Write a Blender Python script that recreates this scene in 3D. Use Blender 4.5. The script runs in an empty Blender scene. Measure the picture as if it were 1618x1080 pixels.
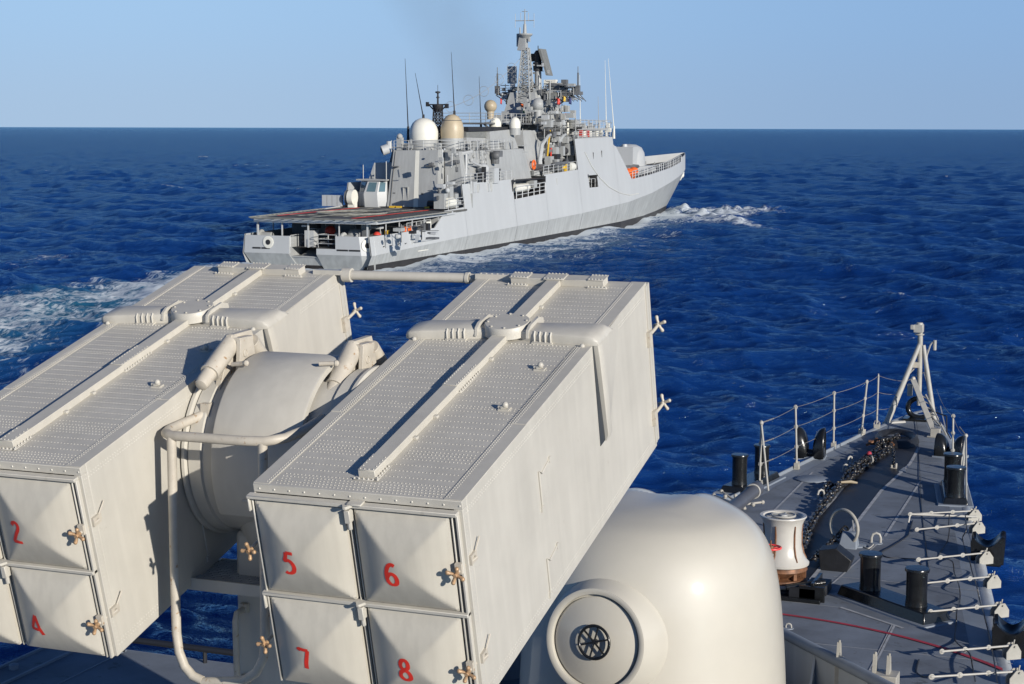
import bpy, math, random
import numpy as np
from mathutils import Vector, Matrix
R_=math.radians
rnd=random.Random(7)
# ------------------------------------------------------------------ camera, world, sun
sc=bpy.context.scene
col=sc.collection
HC=13.5; YAW=R_(21.25); ROLL=math.atan(.00247); FPX=2700.0
PITCH=math.atan((540-201.5)*math.cos(ROLL)/FPX)
cam_d=bpy.data.cameras.new('camera'); cam=bpy.data.objects.new('camera',cam_d); col.objects.link(cam)
cam_d.sensor_width=36; cam_d.sensor_fit='HORIZONTAL'; cam_d.lens=FPX/1618*36
cam_d.clip_start=.5; cam_d.clip_end=90000
CAM=Vector((6.15,0,HC))
fw=Vector((-math.sin(YAW)*math.cos(PITCH),math.cos(YAW)*math.cos(PITCH),-math.sin(PITCH)))
rt=Vector((math.cos(YAW),math.sin(YAW),0)); up=rt.cross(fw)
RX=rt*math.cos(ROLL)+up*math.sin(ROLL); UX=up*math.cos(ROLL)-rt*math.sin(ROLL)
cam.matrix_world=Matrix(((RX.x,UX.x,-fw.x,CAM.x),(RX.y,UX.y,-fw.y,CAM.y),(RX.z,UX.z,-fw.z,CAM.z),(0,0,0,1)))
sc.camera=cam
SUN_EL=R_(15.5); SUN_AZ_S=R_(-31)      # from starboard (+X), 30 degrees abaft
sdir=Vector((math.cos(SUN_EL)*math.cos(SUN_AZ_S),math.cos(SUN_EL)*math.sin(SUN_AZ_S),math.sin(SUN_EL)))
w=bpy.data.worlds.new('World'); sc.world=w; w.use_nodes=True
nt=w.node_tree; bg=nt.nodes['Background']
sky=nt.nodes.new('ShaderNodeTexSky'); sky.sky_type='NISHITA'; sky.sun_disc=False
sky.sun_elevation=SUN_EL; sky.sun_rotation=math.atan2(sdir.x,sdir.y)
sky.altitude=0; sky.air_density=.6; sky.dust_density=.1; sky.ozone_density=5.5
SKY=.10
tcw=nt.nodes.new('ShaderNodeTexCoord'); sx=nt.nodes.new('ShaderNodeSeparateXYZ'); nt.links.new(tcw.outputs['Generated'],sx.inputs[0])
# clear maritime air: a band of even pale blue low over the sea, brighter to port, giving way to the deeper blue above
def _mr(src,a,b,c,d):
    q=nt.nodes.new('ShaderNodeMapRange'); q.interpolation_type='SMOOTHSTEP'; q.inputs['From Min'].default_value=a; q.inputs['From Max'].default_value=b; q.inputs['To Min'].default_value=c; q.inputs['To Max'].default_value=d; nt.links.new(src,q.inputs['Value']); return q.outputs[0]
def _mx(f,A,B):
    q=nt.nodes.new('ShaderNodeMix'); q.data_type='RGBA'
    for k,v in (('Factor',f),('A',A),('B',B)):
        if isinstance(v,tuple): q.inputs[k].default_value=v
        else: nt.links.new(v,q.inputs[k])
    return q.outputs['Result']
azf=_mr(sx.outputs['X'],-.60,-.06,0,1); elf=_mr(sx.outputs['Z'],0,.075,0,1)
lc=lambda r,g,b:(r*.92/SKY,g*.92/SKY,b*.92/SKY,1)
band=_mx(elf,_mx(azf,lc(.391,.546,.745),lc(.283,.429,.651)),_mx(azf,lc(.371,.578,.838),lc(.270,.451,.723)))
skc=_mx(_mr(sx.outputs['Z'],.085,.21,1,.0),sky.outputs[0],band)
nt.links.new(skc,bg.inputs[0]); bg.inputs[1].default_value=SKY
sl=bpy.data.lights.new('sun','SUN'); sl.energy=5.0; sl.angle=R_(.5); sl.color=(1,.935,.84)
so=bpy.data.objects.new('sun',sl); col.objects.link(so); so.rotation_euler=sdir.to_track_quat('Z','Y').to_euler(); so.location=(60,-40,40)
sc.view_settings.view_transform='Standard'; sc.view_settings.look='None'; sc.view_settings.exposure=0.12; sc.view_settings.gamma=1

# ------------------------------------------------------------------ survey helpers (pixel of the photo -> point on a plane)
def ray(x,y): return fw+RX*((x-809)/FPX)-UX*((y-540)/FPX)
def zpl(x,y,z): d=ray(x,y); return CAM+d*((z-CAM.z)/d.z)
def ypl(x,y,Y): d=ray(x,y); return CAM+d*((Y-CAM.y)/d.y)
def xpl(x,y,X): d=ray(x,y); return CAM+d*((X-CAM.x)/d.x)

# ------------------------------------------------------------------ materials
def mat(name,colr,rough=.5,metal=0,var=.12,vscale=3.0,streak=0,rust=0,bump=.0,bscale=60,coord='Object',dirt=None,spec=.5,bdist=.01):
    m=bpy.data.materials.new(name); m.use_nodes=True; t=m.node_tree; n=t.nodes; l=t.links
    p=n['Principled BSDF']; p.inputs['Roughness'].default_value=rough; p.inputs['Metallic'].default_value=metal
    p.inputs['Specular IOR Level'].default_value=spec
    tc=n.new('ShaderNodeTexCoord')
    out=None
    c0=tuple(colr)+(1,)
    n1=n.new('ShaderNodeTexNoise'); n1.inputs['Scale'].default_value=vscale; n1.inputs['Detail'].default_value=6; n1.inputs['Roughness'].default_value=.6
    l.new(tc.outputs[coord],n1.inputs['Vector'])
    r=n.new('ShaderNodeValToRGB'); r.color_ramp.elements[0].position=.3; r.color_ramp.elements[1].position=.7
    r.color_ramp.elements[0].color=tuple(c*(1-var) for c in colr)+(1,); r.color_ramp.elements[1].color=tuple(min(1,c*(1+var)) for c in colr)+(1,)
    l.new(n1.outputs['Fac'],r.inputs['Fac']); out=r.outputs['Color']
    if streak:
        mp=n.new('ShaderNodeMapping'); mp.inputs['Scale'].default_value=(5,5,.35); l.new(tc.outputs[coord],mp.inputs['Vector'])
        n2=n.new('ShaderNodeTexNoise'); n2.inputs['Scale'].default_value=vscale*1.3; n2.inputs['Detail'].default_value=5; l.new(mp.outputs[0],n2.inputs['Vector'])
        r2=n.new('ShaderNodeValToRGB'); r2.color_ramp.elements[0].position=.42; r2.color_ramp.elements[1].position=.62
        r2.color_ramp.elements[0].color=(1-streak,)*3+(1,); r2.color_ramp.elements[1].color=(1,1,1,1)
        l.new(n2.outputs['Fac'],r2.inputs['Fac'])
        mx=n.new('ShaderNodeMix'); mx.data_type='RGBA'; mx.blend_type='MULTIPLY'; mx.inputs['Factor'].default_value=1
        l.new(out,mx.inputs['A']); l.new(r2.outputs['Color'],mx.inputs['B']); out=mx.outputs['Result']
    if rust:
        n3=n.new('ShaderNodeTexNoise'); n3.inputs['Scale'].default_value=vscale*2.7; n3.inputs['Detail'].default_value=8; n3.inputs['Roughness'].default_value=.7
        l.new(tc.outputs[coord],n3.inputs['Vector'])
        r3=n.new('ShaderNodeValToRGB'); a=.75-rust*.35; r3.color_ramp.elements[0].position=a; r3.color_ramp.elements[1].position=a+.05
        l.new(n3.outputs['Fac'],r3.inputs['Fac'])
        mx=n.new('ShaderNodeMix'); mx.data_type='RGBA'; l.new(r3.outputs['Color'],mx.inputs['Factor'])
        l.new(out,mx.inputs['A']); mx.inputs['B'].default_value=dirt or (.16,.055,.02,1); out=mx.outputs['Result']
    l.new(out,p.inputs['Base Color'])
    if bump:
        n4=n.new('ShaderNodeTexNoise'); n4.inputs['Scale'].default_value=bscale; n4.inputs['Detail'].default_value=4; l.new(tc.outputs[coord],n4.inputs['Vector'])
        b=n.new('ShaderNodeBump'); b.inputs['Strength'].default_value=bump; b.inputs['Distance'].default_value=bdist
        l.new(n4.outputs['Fac'],b.inputs['Height']); l.new(b.outputs[0],p.inputs['Normal'])
    return m
M={}
M['beige']=mat('beige_launcher_paint',(.495,.472,.415),.46,var=.07,vscale=1.7,streak=.05,rust=.30,dirt=(.43,.405,.35,1),bump=.22,bscale=6,bdist=.005)
M['door']=mat('beige_door_paint',(.50,.47,.40),.38,var=.05,vscale=2.5,streak=.07,rust=.04,dirt=(.33,.28,.2,1),bump=.25,bscale=5,bdist=.006)
M['gun']=mat('beige_gun_shield_paint',(.48,.455,.39),.55,var=.05,vscale=.9,streak=0,rust=.02,dirt=(.36,.33,.28,1),bump=.08,bscale=5,bdist=.004,spec=.6)
_p=M['gun'].node_tree.nodes['Principled BSDF']; _p.inputs['Coat Weight'].default_value=.55; _p.inputs['Coat Roughness'].default_value=.10
M['worn']=mat('worn_beige_paint',(.46,.42,.35),.5,var=.14,vscale=6,rust=.40,dirt=(.30,.19,.10,1),bump=.3,bscale=30,bdist=.004)
M['red']=mat('red_number_paint',(.72,.035,.02),.5,var=.1,vscale=20)
M['bronze']=mat('bronze',(.42,.27,.15),.5,metal=.25,var=.35,vscale=25,rust=.4,dirt=(.56,.48,.38,1))
M['darkgap']=mat('painted_gap_shade',(.035,.04,.045),.6)  # dark colour painted in for the shade of narrow gaps
M['grating']=mat('grey_grating_paint',(.26,.27,.27),.6,var=.2,vscale=12)
M['nonskid']=mat('blue_grey_nonskid_deck',(.15,.172,.205),.8,var=.28,vscale=1.3,streak=0,bump=.6,bscale=120,rust=.42,dirt=(.095,.105,.12,1),bdist=.003)
M['margin']=mat('pale_grey_deck_margin',(.20,.23,.27),.6,var=.12,vscale=1.5,rust=.1,dirt=(.15,.155,.16,1),bump=.2,bscale=40)
M['ownhull']=mat('pale_grey_own_hull',(.36,.39,.42),.45,var=.08,vscale=.8,streak=.1,rust=.05,dirt=(.25,.2,.15,1))
M['seam']=mat('worn_weld_seam',(.36,.37,.38),.7,var=.25,vscale=6)
M['redline']=mat('red_deck_paint',(.36,.03,.05),.7,var=.25,vscale=5)
M['black']=mat('black_gloss_paint',(.010,.011,.012),.22,var=.3,vscale=6,bump=.35,bscale=22,rust=.05,dirt=(.13,.055,.03,1),bdist=.006)
M['blackmat']=mat('black_deck_paint',(.012,.013,.016),.5,var=.4,vscale=4,bump=.3,bscale=20)
M['chain']=mat('dark_iron_chain',(.02,.02,.02),.36,metal=.2,var=.5,vscale=7,rust=.5,dirt=(.055,.03,.02,1))
M['white']=mat('white_fittings_paint',(.36,.35,.32),.5,var=.1,vscale=8,rust=.12,dirt=(.28,.17,.1,1))
M['white_worn']=mat('worn_white_paint',(.34,.325,.285),.5,var=.12,vscale=5,rust=.22,dirt=(.12,.05,.03,1))
M['capwhite']=mat('chipped_white_capstan',(.47,.455,.415),.35,var=.05,vscale=5,rust=.2,dirt=(.16,.06,.03,1),bump=.1,bscale=20)
M['copper']=mat('rusty_copper_gear',(.17,.08,.04),.55,metal=.3,var=.5,vscale=9,rust=.4,dirt=(.03,.02,.02,1))
M['orange_red']=mat('pink_red_wheel',(.75,.06,.06),.4,var=.1)
M['cable']=mat('dark_cable_and_rail_shade',(.015,.016,.02),.5)
M['steelwire']=mat('worn_wire',(.25,.24,.23),.5,metal=.3,var=.4,vscale=30)
M['barrel']=mat('grey_gun_barrel',(.07,.075,.09),.4,var=.1,vscale=3)
# frigate paints
M['f_hull']=mat('cool_grey_ship_paint',(.42,.435,.44),.5,var=.035,vscale=.1,streak=.035,rust=.0)
M['f_low']=mat('shaded_stained_lower_paint',(.36,.375,.375),.5,var=.07,vscale=.3,streak=.16,rust=.05,dirt=(.28,.27,.24,1))  # stained, and its base darkened as the shaded copy of the hull paint
M['f_sup']=mat('grey_superstructure_paint',(.345,.355,.35),.55,var=.06,vscale=.5,streak=.1,rust=.05,dirt=(.28,.26,.22,1))
M['f_dark']=mat('dark_grey_equipment',(.11,.115,.12),.6,var=.3,vscale=1.5)  # dark grey of assorted equipment
M['f_black']=mat('black_and_opening_shade',(.02,.02,.022),.6,var=.3,vscale=1)  # black of masts and funnel soot, also painted shade in openings
M['f_boot']=mat('black_boot_topping',(.018,.016,.016),.5,var=.3,vscale=.7)
M['f_white']=mat('off_white_radome',(.66,.65,.58),.45,var=.04,vscale=.8)
M['f_tan']=mat('tan_radome',(.42,.35,.24),.45,var=.08,vscale=.8)
M['f_deck']=mat('dark_flight_deck',(.085,.085,.08),.8,var=.3,vscale=.6)
M['f_net']=mat('safety_net_grey',(.25,.25,.22),.8,var=.3,vscale=2)
M['f_red']=mat('red_marking',(.55,.05,.035),.6,var=.15,vscale=1)
M['f_orange']=mat('orange_float',(.75,.13,.02),.55,var=.1,vscale=3)
M['f_yellow']=mat('yellow_gear',(.6,.38,.03),.5,var=.1)
M['f_green']=mat('green_flag',(.04,.25,.1),.7)
M['f_glass']=mat('pale_cabin_glass',(.10,.17,.20),.08,var=.2,vscale=.5,spec=.9)
M['f_louvre']=mat('louvre_grey',(.17,.175,.165),.6,var=.15,vscale=2)
M['f_navy']=mat('navy_flag',(.02,.03,.12),.7)

# ------------------------------------------------------------------ mesh builder
class MB:
    def __init__(s): s.v=[]; s.f=[]; s.marks=[]
    def add(s,vs,fs,mx=None):
        o=len(s.v); s.marks.append((o,len(s.f)))
        for p in vs: s.v.append(tuple(mx@Vector(p)) if mx else tuple(p))
        for q in fs: s.f.append(tuple(i+o for i in q))
        return s
    def box(s,x0,x1,y0,y1,z0,z1,mx=None):
        vs=[(x0,y0,z0),(x1,y0,z0),(x1,y1,z0),(x0,y1,z0),(x0,y0,z1),(x1,y0,z1),(x1,y1,z1),(x0,y1,z1)]
        return s.add(vs,[(0,3,2,1),(4,5,6,7),(0,1,5,4),(1,2,6,5),(2,3,7,6),(3,0,4,7)],mx)
    def hexa(s,b,t):   # bottom 4, top 4 points
        return s.add(list(b)+list(t),[(0,3,2,1),(4,5,6,7),(0,1,5,4),(1,2,6,5),(2,3,7,6),(3,0,4,7)])
    def prism(s,poly,vec):
        n=len(poly); vec=Vector(vec); vs=[Vector(p) for p in poly]; vs=vs+[p+vec for p in vs]
        return s.add(vs,[tuple(range(n-1,-1,-1)),tuple(range(n,2*n))]+[(i,(i+1)%n,n+(i+1)%n,n+i) for i in range(n)])
    def tube(s,path,r,n=8,closed=False,caps=True):
        P=[Vector(p) for p in path]; N=len(P); rs=r if isinstance(r,(list,tuple)) else [r]*N
        ref=None; rings=[]
        for i in range(N):
            if closed: d=P[(i+1)%N]-P[i-1]
            else: d=P[min(i+1,N-1)]-P[max(i-1,0)]
            if d.length<1e-9: d=Vector((0,0,1))
            d.normalize()
            if ref is None: ref=Vector((0,0,1)) if abs(d.z)<.9 else Vector((1,0,0))
            u=d.cross(ref)
            if u.length<1e-4: u=d.orthogonal()
            u.normalize(); v_=u.cross(d).normalized(); ref=v_
            rings.append([P[i]+(u*math.cos(2*math.pi*k/n)+v_*math.sin(2*math.pi*k/n))*rs[i] for k in range(n)])
        vs=[p for g in rings for p in g]; fs=[]
        for i in range(N if closed else N-1):
            j=(i+1)%N
            for k in range(n): fs.append((i*n+k,j*n+k,j*n+(k+1)%n,i*n+(k+1)%n))
        if caps and not closed: fs.append(tuple(range(n))); fs.append(tuple((N-1)*n+k for k in range(n-1,-1,-1)))
        return s.add(vs,fs)
    def cyl(s,p0,p1,r0,r1=None,n=16): return s.tube([p0,p1],[r0,r0 if r1 is None else r1],n)
    def lathe(s,prof,n=24,mx=None,arc=2*math.pi):
        vs=[];fs=[];full=abs(arc-2*math.pi)<1e-6; K=n if full else n+1
        for r,z in prof:
            for k in range(K):
                a=arc*k/n; vs.append((r*math.cos(a),r*math.sin(a),z))
        for i in range(len(prof)-1):
            for k in range(n):
                k2=(k+1)%K
                fs.append((i*K+k,i*K+k2,(i+1)*K+k2,(i+1)*K+k))
        if full:
            if prof[0][0]>1e-6: fs.append(tuple(range(K-1,-1,-1)))
            if prof[-1][0]>1e-6: fs.append(tuple((len(prof)-1)*K+k for k in range(K)))
        return s.add(vs,fs,mx)
    def sphere(s,c,r,n=12,sz=1.0,m=7):
        prof=[(max(1e-4,r*math.sin(math.pi*i/m)),-r*sz*math.cos(math.pi*i/m)) for i in range(m+1)]
        return s.lathe(prof,n,Matrix.Translation(c))
    def torus(s,c,R,r,axis='Z',n=24,k=8,mx=None):
        P=[]
        for i in range(n):
            a=2*math.pi*i/n
            p=Vector((R*math.cos(a),R*math.sin(a),0))
            if axis=='Y': p=Vector((p.x,0,p.y))
            if axis=='X': p=Vector((0,p.x,p.y))
            if mx: p=mx@p
            P.append(Vector(c)+p)
        return s.tube(P,r,k,closed=True)
    def grid(s,fn,nu,nv):
        o=[fn(i/nu,j/nv) for i in range(nu+1) for j in range(nv+1)]
        return s.add(o,[(i*(nv+1)+j,(i+1)*(nv+1)+j,(i+1)*(nv+1)+j+1,i*(nv+1)+j+1) for i in range(nu) for j in range(nv)])
    def build(s,name,material,parent=None,loc=None,rot=None,bevel=0,ang=35,seg=2):
        me=bpy.data.meshes.new(name); me.from_pydata([tuple(p) for p in s.v],[],s.f); me.update()
        me.polygons.foreach_set('use_smooth',[True]*len(me.polygons))
        me.set_sharp_from_angle(angle=R_(ang))
        mats=material if isinstance(material,list) else [material]
        for q in mats: me.materials.append(M[q] if isinstance(q,str) else q)
        o=bpy.data.objects.new(name,me); col.objects.link(o)
        if parent: o.parent=parent
        if loc is not None: o.location=loc
        if rot is not None: o.rotation_euler=rot
        if bevel:
            b=o.modifiers.new('bevel','BEVEL'); b.width=bevel; b.segments=seg; b.limit_method='ANGLE'; b.angle_limit=R_(40)
        return o
def build_each(m,name,mm,parent=None,**k):     # every piece added to the builder becomes an object of its own
    out=[]; ends=m.marks[1:]+[(len(m.v),len(m.f))]
    for (v0,f0),(v1,f1) in zip(m.marks,ends):
        q=MB(); q.v=m.v[v0:v1]; q.f=[tuple(i-v0 for i in f) for f in m.f[f0:f1]]; out.append(q.build(name,mm,parent,**k))
    return out
def tag(o,label=None,cat=None,group=None,kind=None):
    if label: o['label']=label
    if cat: o['category']=cat
    if group: o['group']=group
    if kind: o['kind']=kind
    return o
def empty(name,loc,label=None,cat=None,group=None,rz=0):
    o=bpy.data.objects.new(name,None); col.objects.link(o); o.location=loc; o.rotation_euler=(0,0,rz); o.empty_display_size=.2
    return tag(o,label,cat,group)
def kids(o): return [c for c in bpy.data.objects if c.parent==o]
def copy_tree(o,parent=None):
    c=o.copy(); col.objects.link(c); c.parent=parent
    for ch in kids(o): copy_tree(ch,c)
    return c
def interp(x,tab):
    if x<=tab[0][0]: return tab[0][1]
    for (a,b),(c,d) in zip(tab,tab[1:]):
        if x<=c: return b+(d-b)*(x-a)/(c-a)
    return tab[-1][1]

# ------------------------------------------------------------------ frigate frame (a forward, b starboard, c up), hull curves
FH=.007854
FO=Vector((-72.45,147.01,0))
ah=Vector((-math.sin(FH),math.cos(FH),0)); bh=Vector((math.cos(FH),math.sin(FH),0))
def toloc(p): d=p-FO; return Vector((d.dot(bh),d.dot(ah),d.z))       # local X=b, Y=a, Z=c
def FS(x,y,b):      # pixel on the vertical plane b = const
    d=ray(x,y); t=(b-(CAM-FO).dot(bh))/d.dot(bh); return toloc(CAM+d*t)
def FT(x,y,a):      # pixel on the vertical plane a = const
    d=ray(x,y); t=(a-(CAM-FO).dot(ah))/d.dot(ah); return toloc(CAM+d*t)
def r1(X,Y): return (370+X/4.319,180+Y/4.32)
def r2(X,Y): return (600+X/4.,Y/4.)
def r3(X,Y): return (720+X/4.149,180+Y/4.149)
KB=[(0,7.0),(20,7.5),(40,7.75),(82,7.75),(95,7.3),(108,6.2),(118,4.9),(127,3.3),(134,1.7),(139.0,.25)]     # knuckle half breadth
KC=[(0,1.28),(20,1.85),(42,2.3),(62,2.65),(82,3.3),(95,4.1),(108,5.1),(120,5.9),(132,6.5),(139.0,7.0)]     # knuckle height
WB=[(0,6.5),(20,7.0),(40,7.3),(80,7.0),(95,5.6),(108,3.6),(118,1.8),(124,.7),(127,.05)]                   # waterline half breadth
def side_b(a,c):
    k=interp(a,KB); K=interp(a,KC)
    t=.13 if a<95 else max(0,.13-(a-95)*.003)
    return max(.05,k-(c-K)*t)

# ------------------------------------------------------------------ sea
def build_sea():
    rs=np.random.RandomState(5)
    fine=np.radians(np.linspace(-23.5,23.5,1000)); coarse=np.radians(np.linspace(23.5,336.5,150))[1:-1]
    ang=np.concatenate([fine,coarse]); na=len(ang)
    FR=FPX*1024/1618
    ys=np.concatenate([np.linspace(1500,640,110,endpoint=False),np.linspace(640,220,480,endpoint=False),np.linspace(220,8,530,endpoint=False),np.geomspace(8,.5,50)])
    rad=FR*HC/ys; nr=len(rad)
    dr=np.abs(np.gradient(rad))
    A,Rr=np.meshgrid(ang,rad)
    th=YAW+math.pi/2-A        # world angle: A to the right of view
    X=CAM.x+Rr*np.cos(th); Y=CAM.y+Rr*np.sin(th)
    sp=np.maximum(dr[:,None]*np.ones_like(A),.0*Rr)
    Z=np.zeros_like(X); DX=np.zeros_like(X); DY=np.zeros_like(X)
    # distant large grid: swell + wind sea travelling roughly towards the camera's left
    base=R_(250)
    ncomp=96
    lams=np.geomspace(.9,48,ncomp)
    for lam in lams:
        k=2*math.pi/lam
        d=base+rs.normal(0,.55 if lam<9 else .33)
        amp=.0145*lam**.70*(1.0 if lam<11 else (11/lam)**.75)*rs.uniform(.6,1.3)
        ph=rs.uniform(0,2*math.pi)
        att=np.clip(lam/(sp*(1.5 if lam<5 else .38))-1,0,1)
        kx,ky=math.cos(d),math.sin(d)
        if lam<6:
            mod=.6+.4*np.sin(X*kx*k*.13-Y*ky*k*.11+ph*3)*np.sin(Y*k*.07+ph)
            att=att*mod
        arg=k*(kx*X+ky*Y)+ph
        Z+=amp*att*np.sin(arg); c=amp*att*np.cos(arg)*1.0
        DX+=kx*c; DY+=ky*c
    # frigate frame for wake shapes
    px=X-FO.x; py=Y-FO.y; b=px*bh.x+py*bh.y; a=px*ah.x+py*ah.y
    def n2(x,y,s,seed):
        r=np.random.RandomState(seed); o=np.zeros_like(x)
        for i in range(9):
            t=r.uniform(0,math.pi*2); f=s*r.uniform(.5,1.9); o+=np.sin(f*(x*math.cos(t)+y*math.sin(t))+r.uniform(0,6.28))
        return o/3.2
    nz=n2(a,b,.35,1); nz2=n2(a,b,1.1,2); nz3=n2(a,b,2.6,3)
    foam=np.zeros_like(X)
    # stern wake: astern of the transom, widening
    cc=-5.5+.02*a
    hw=8.5-.13*np.minimum(a,0)
    tt=np.clip(1-np.abs((b-0-(-.10*np.minimum(a,0))*0)-(0.06*np.minimum(a,0)*0))/hw,0,1)
    wk=np.where(a<1.5,np.clip(tt*2.2,0,1)*np.clip(.62+.38*np.exp(np.minimum(a,5)/30),0,1),0)
    edge=np.exp(-((np.abs(b)-hw*.93)/1.6)**2)*(a<1)
    foam=np.maximum(foam,wk*(1.10+.14*nz)+edge*.35)
    # hull side turbulence
    kb=np.interp(a,[p[0] for p in WB],[p[1] for p in WB])
    ds=b-kb
    sw=np.clip(1+.22*(126-a),3,19)
    inside=(a>-8)&(a<126)
    s_=np.where(inside,np.exp(-np.clip(ds,0,99)/1.0)*.95+np.exp(-((ds)/(sw*.8))**2)*(.76+.12*nz),0)
    foam=np.maximum(foam,np.where(ds>-1.5,s_,0))
    # bow wave crest leaving the stem to starboard
    bx=2.5+.55*np.clip(126-a,0,200)
    on=np.clip((131-a)/7,0,1)*np.clip((a-66)/24,0,1)
    cr=np.exp(-((b-bx)/(1.6+.035*np.clip(126-a,0,80)))**2)*on
    fill=np.clip((bx-b)/2,0,1)*(ds>0)*np.clip((a-84)/14,0,1)*(a<126); foam=np.maximum(foam,fill*(1.0+.15*nz)); foam=np.maximum(foam,cr*(.98+.15*nz)); Z+=cr*.8*np.clip((a-70)/35,0,1)*(1+.3*nz+.3*nz2+.45*nz3)
    out=np.exp(-((a-122)/13)**2-((b-12-(a-118)*.1)/9.5)**2)
    foam=np.maximum(foam,out*(1.1+.25*nz)); Z+=out*.45*(1+.5*nz2+.7*nz3)
    cr2=np.exp(-((b-(5+.22*np.clip(126-a,0,200)))/2.2)**2)*np.clip((122-a)/10,0,1)*np.clip((a-35)/30,0,1)
    foam=np.maximum(foam,cr2*(.62+.3*nz))
    pt=np.exp(-((a+13)/3.5)**2-((b-10.8)/1.6)**2); foam=np.maximum(foam,pt*1.1); Z+=pt*.5
    # port bow wave and quarter trail
    crp=np.exp(-((-b-bx-1)/2.2)**2)*np.clip((131-a)/7,0,1)*np.clip((a-60)/42,0,1); foam=np.maximum(foam,crp*.9)
    tr=np.exp(-((b+30+.15*a)/4)**2-((a-2)/14)**2); foam=np.maximum(foam,tr*(.55+.25*nz))
    # whitecaps on high crests
    capm=np.clip((Z-1.0*.62)/.25,0,1)*np.clip(n2(X,Y,.06,7)-.15,0,1)
    foam=np.maximum(foam,np.clip(capm*1.1,0,.75)*(Rr<1500))
    teal=np.where(a<1.5,np.clip(tt*1.6,0,1),0)*.8+np.where(inside&(ds>0),np.exp(-(ds/sw)**2)*.12,0)
    calm=np.where(inside&(ds>-2),np.exp(-(np.clip(ds,0,99)/22)**2)*.35,0)
    Z*=1-calm; 
    # nothing laps onto own hull: the water keeps level close to it
    X2=X+DX*(1-calm); Y2=Y+DY*(1-calm)
    n=nr*na
    co=np.empty((n+1,3)); co[:n,0]=X2.ravel(); co[:n,1]=Y2.ravel(); co[:n,2]=Z.ravel(); co[n]=(CAM.x,CAM.y,-.3)
    i,j=np.meshgrid(np.arange(nr-1),np.arange(na),indexing='ij'); j2=(j+1)%na
    q=np.stack([i*na+j,(i+1)*na+j,(i+1)*na+j2,i*na+j2],-1).reshape(-1,4)
    fan=np.stack([np.full(na,n),np.arange(na),(np.arange(na)+1)%na],-1)
    me=bpy.data.meshes.new('sea'); me.vertices.add(n+1); me.vertices.foreach_set('co',co.ravel())
    me.loops.add(q.size+fan.size); me.loops.foreach_set('vertex_index',np.concatenate([q.ravel(),fan.ravel()]).astype(np.int32))
    nf=len(q)+len(fan); me.polygons.add(nf)
    ls=np.concatenate([np.arange(len(q))*4,len(q)*4+np.arange(len(fan))*3]).astype(np.int32)
    me.polygons.foreach_set('loop_start',ls)
    me.polygons.foreach_set('use_smooth',np.ones(nf,bool))
    me.update(calc_edges=True)
    for nm,arr in (('foam',foam),('teal',teal)):
        at=me.attributes.new(nm,'FLOAT','POINT'); v=np.zeros(n+1,np.float32); v[:n]=np.clip(arr,0,1.5).ravel(); at.data.foreach_set('value',v)
    o=bpy.data.objects.new('sea',me); col.objects.link(o); o['kind']='structure'
    if me.polygons[0].normal.z<0: me.flip_normals()
    m=bpy.data.materials.new('sea_water'); m.use_nodes=True; t=m.node_tree; N=t.nodes; l=t.links; p=N['Principled BSDF']
    me.materials.append(m)
    geo=N.new('ShaderNodeNewGeometry')
    def noise(sc,det=5,rough=.6,sc3=(1,1,1),dist=0):
        mp=N.new('ShaderNodeMapping'); mp.inputs['Scale'].default_value=sc3; mp.inputs['Rotation'].default_value=(0,0,R_(20)); l.new(geo.outputs['Position'],mp.inputs['Vector'])
        q=N.new('ShaderNodeTexNoise'); q.inputs['Scale'].default_value=sc; q.inputs['Detail'].default_value=det; q.inputs['Roughness'].default_value=rough; q.inputs['Distortion'].default_value=dist
        l.new(mp.outputs[0],q.inputs['Vector']); return q.outputs['Fac']
    def mth(op,a,b=None,c=None):
        q=N.new('ShaderNodeMath'); q.operation=op
        for k,vv in enumerate((a,b,c)):
            if vv is None: continue
            if isinstance(vv,(int,float)): q.inputs[k].default_value=vv
            else: l.new(vv,q.inputs[k])
        return q.outputs[0]
    fa=N.new('ShaderNodeAttribute'); fa.attribute_name='foam'; ta=N.new('ShaderNodeAttribute'); ta.attribute_name='teal'
    nf1=noise(.75,9,.72,(1.5,.8,1),dist=1.6); nf2=noise(.22,5,.6,dist=.8)
    mixn=mth('ADD',mth('MULTIPLY',nf1,.62),mth('MULTIPLY',nf2,.38))
    th=mth('ADD',mth('SUBTRACT',fa.outputs['Fac'],.56),mth('MULTIPLY',mth('SUBTRACT',mixn,.5),3.6))
    mask=N.new('ShaderNodeMapRange'); mask.inputs['From Min'].default_value=0; mask.inputs['From Max'].default_value=.42; l.new(th,mask.inputs['Value']); mk=mask.outputs[0]
    cm=N.new('ShaderNodeMix'); cm.data_type='RGBA'; cm.inputs['A'].default_value=(.0042,.036,.175,1); cm.inputs['B'].default_value=(.02,.13,.20,1); l.new(ta.outputs['Fac'],cm.inputs['Factor'])
    c2=N.new('ShaderNodeMix'); c2.data_type='RGBA'; l.new(mk,c2.inputs['Factor']); l.new(cm.outputs['Result'],c2.inputs['A']); c2.inputs['B'].default_value=(.62,.67,.70,1)
    # rough sea: diffuse upwelling blue plus a sky reflection whose strength levels off at grazing angles (waves hide one another)
    N.remove(p); df=N.new('ShaderNodeBsdfDiffuse'); gl=N.new('ShaderNodeBsdfGlossy'); ms=N.new('ShaderNodeMixShader'); fr_=N.new('ShaderNodeFresnel'); fr_.inputs['IOR'].default_value=1.52
    l.new(c2.outputs['Result'],df.inputs['Color']); gl.inputs['Color'].default_value=(.62,.90,1,1)
    l.new(mth('ADD',mth('MULTIPLY',mk,.45),.10),gl.inputs['Roughness'])
    fc=mth('DIVIDE',fr_.outputs[0],mth('ADD',1,mth('MULTIPLY',fr_.outputs[0],.55)))
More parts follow.
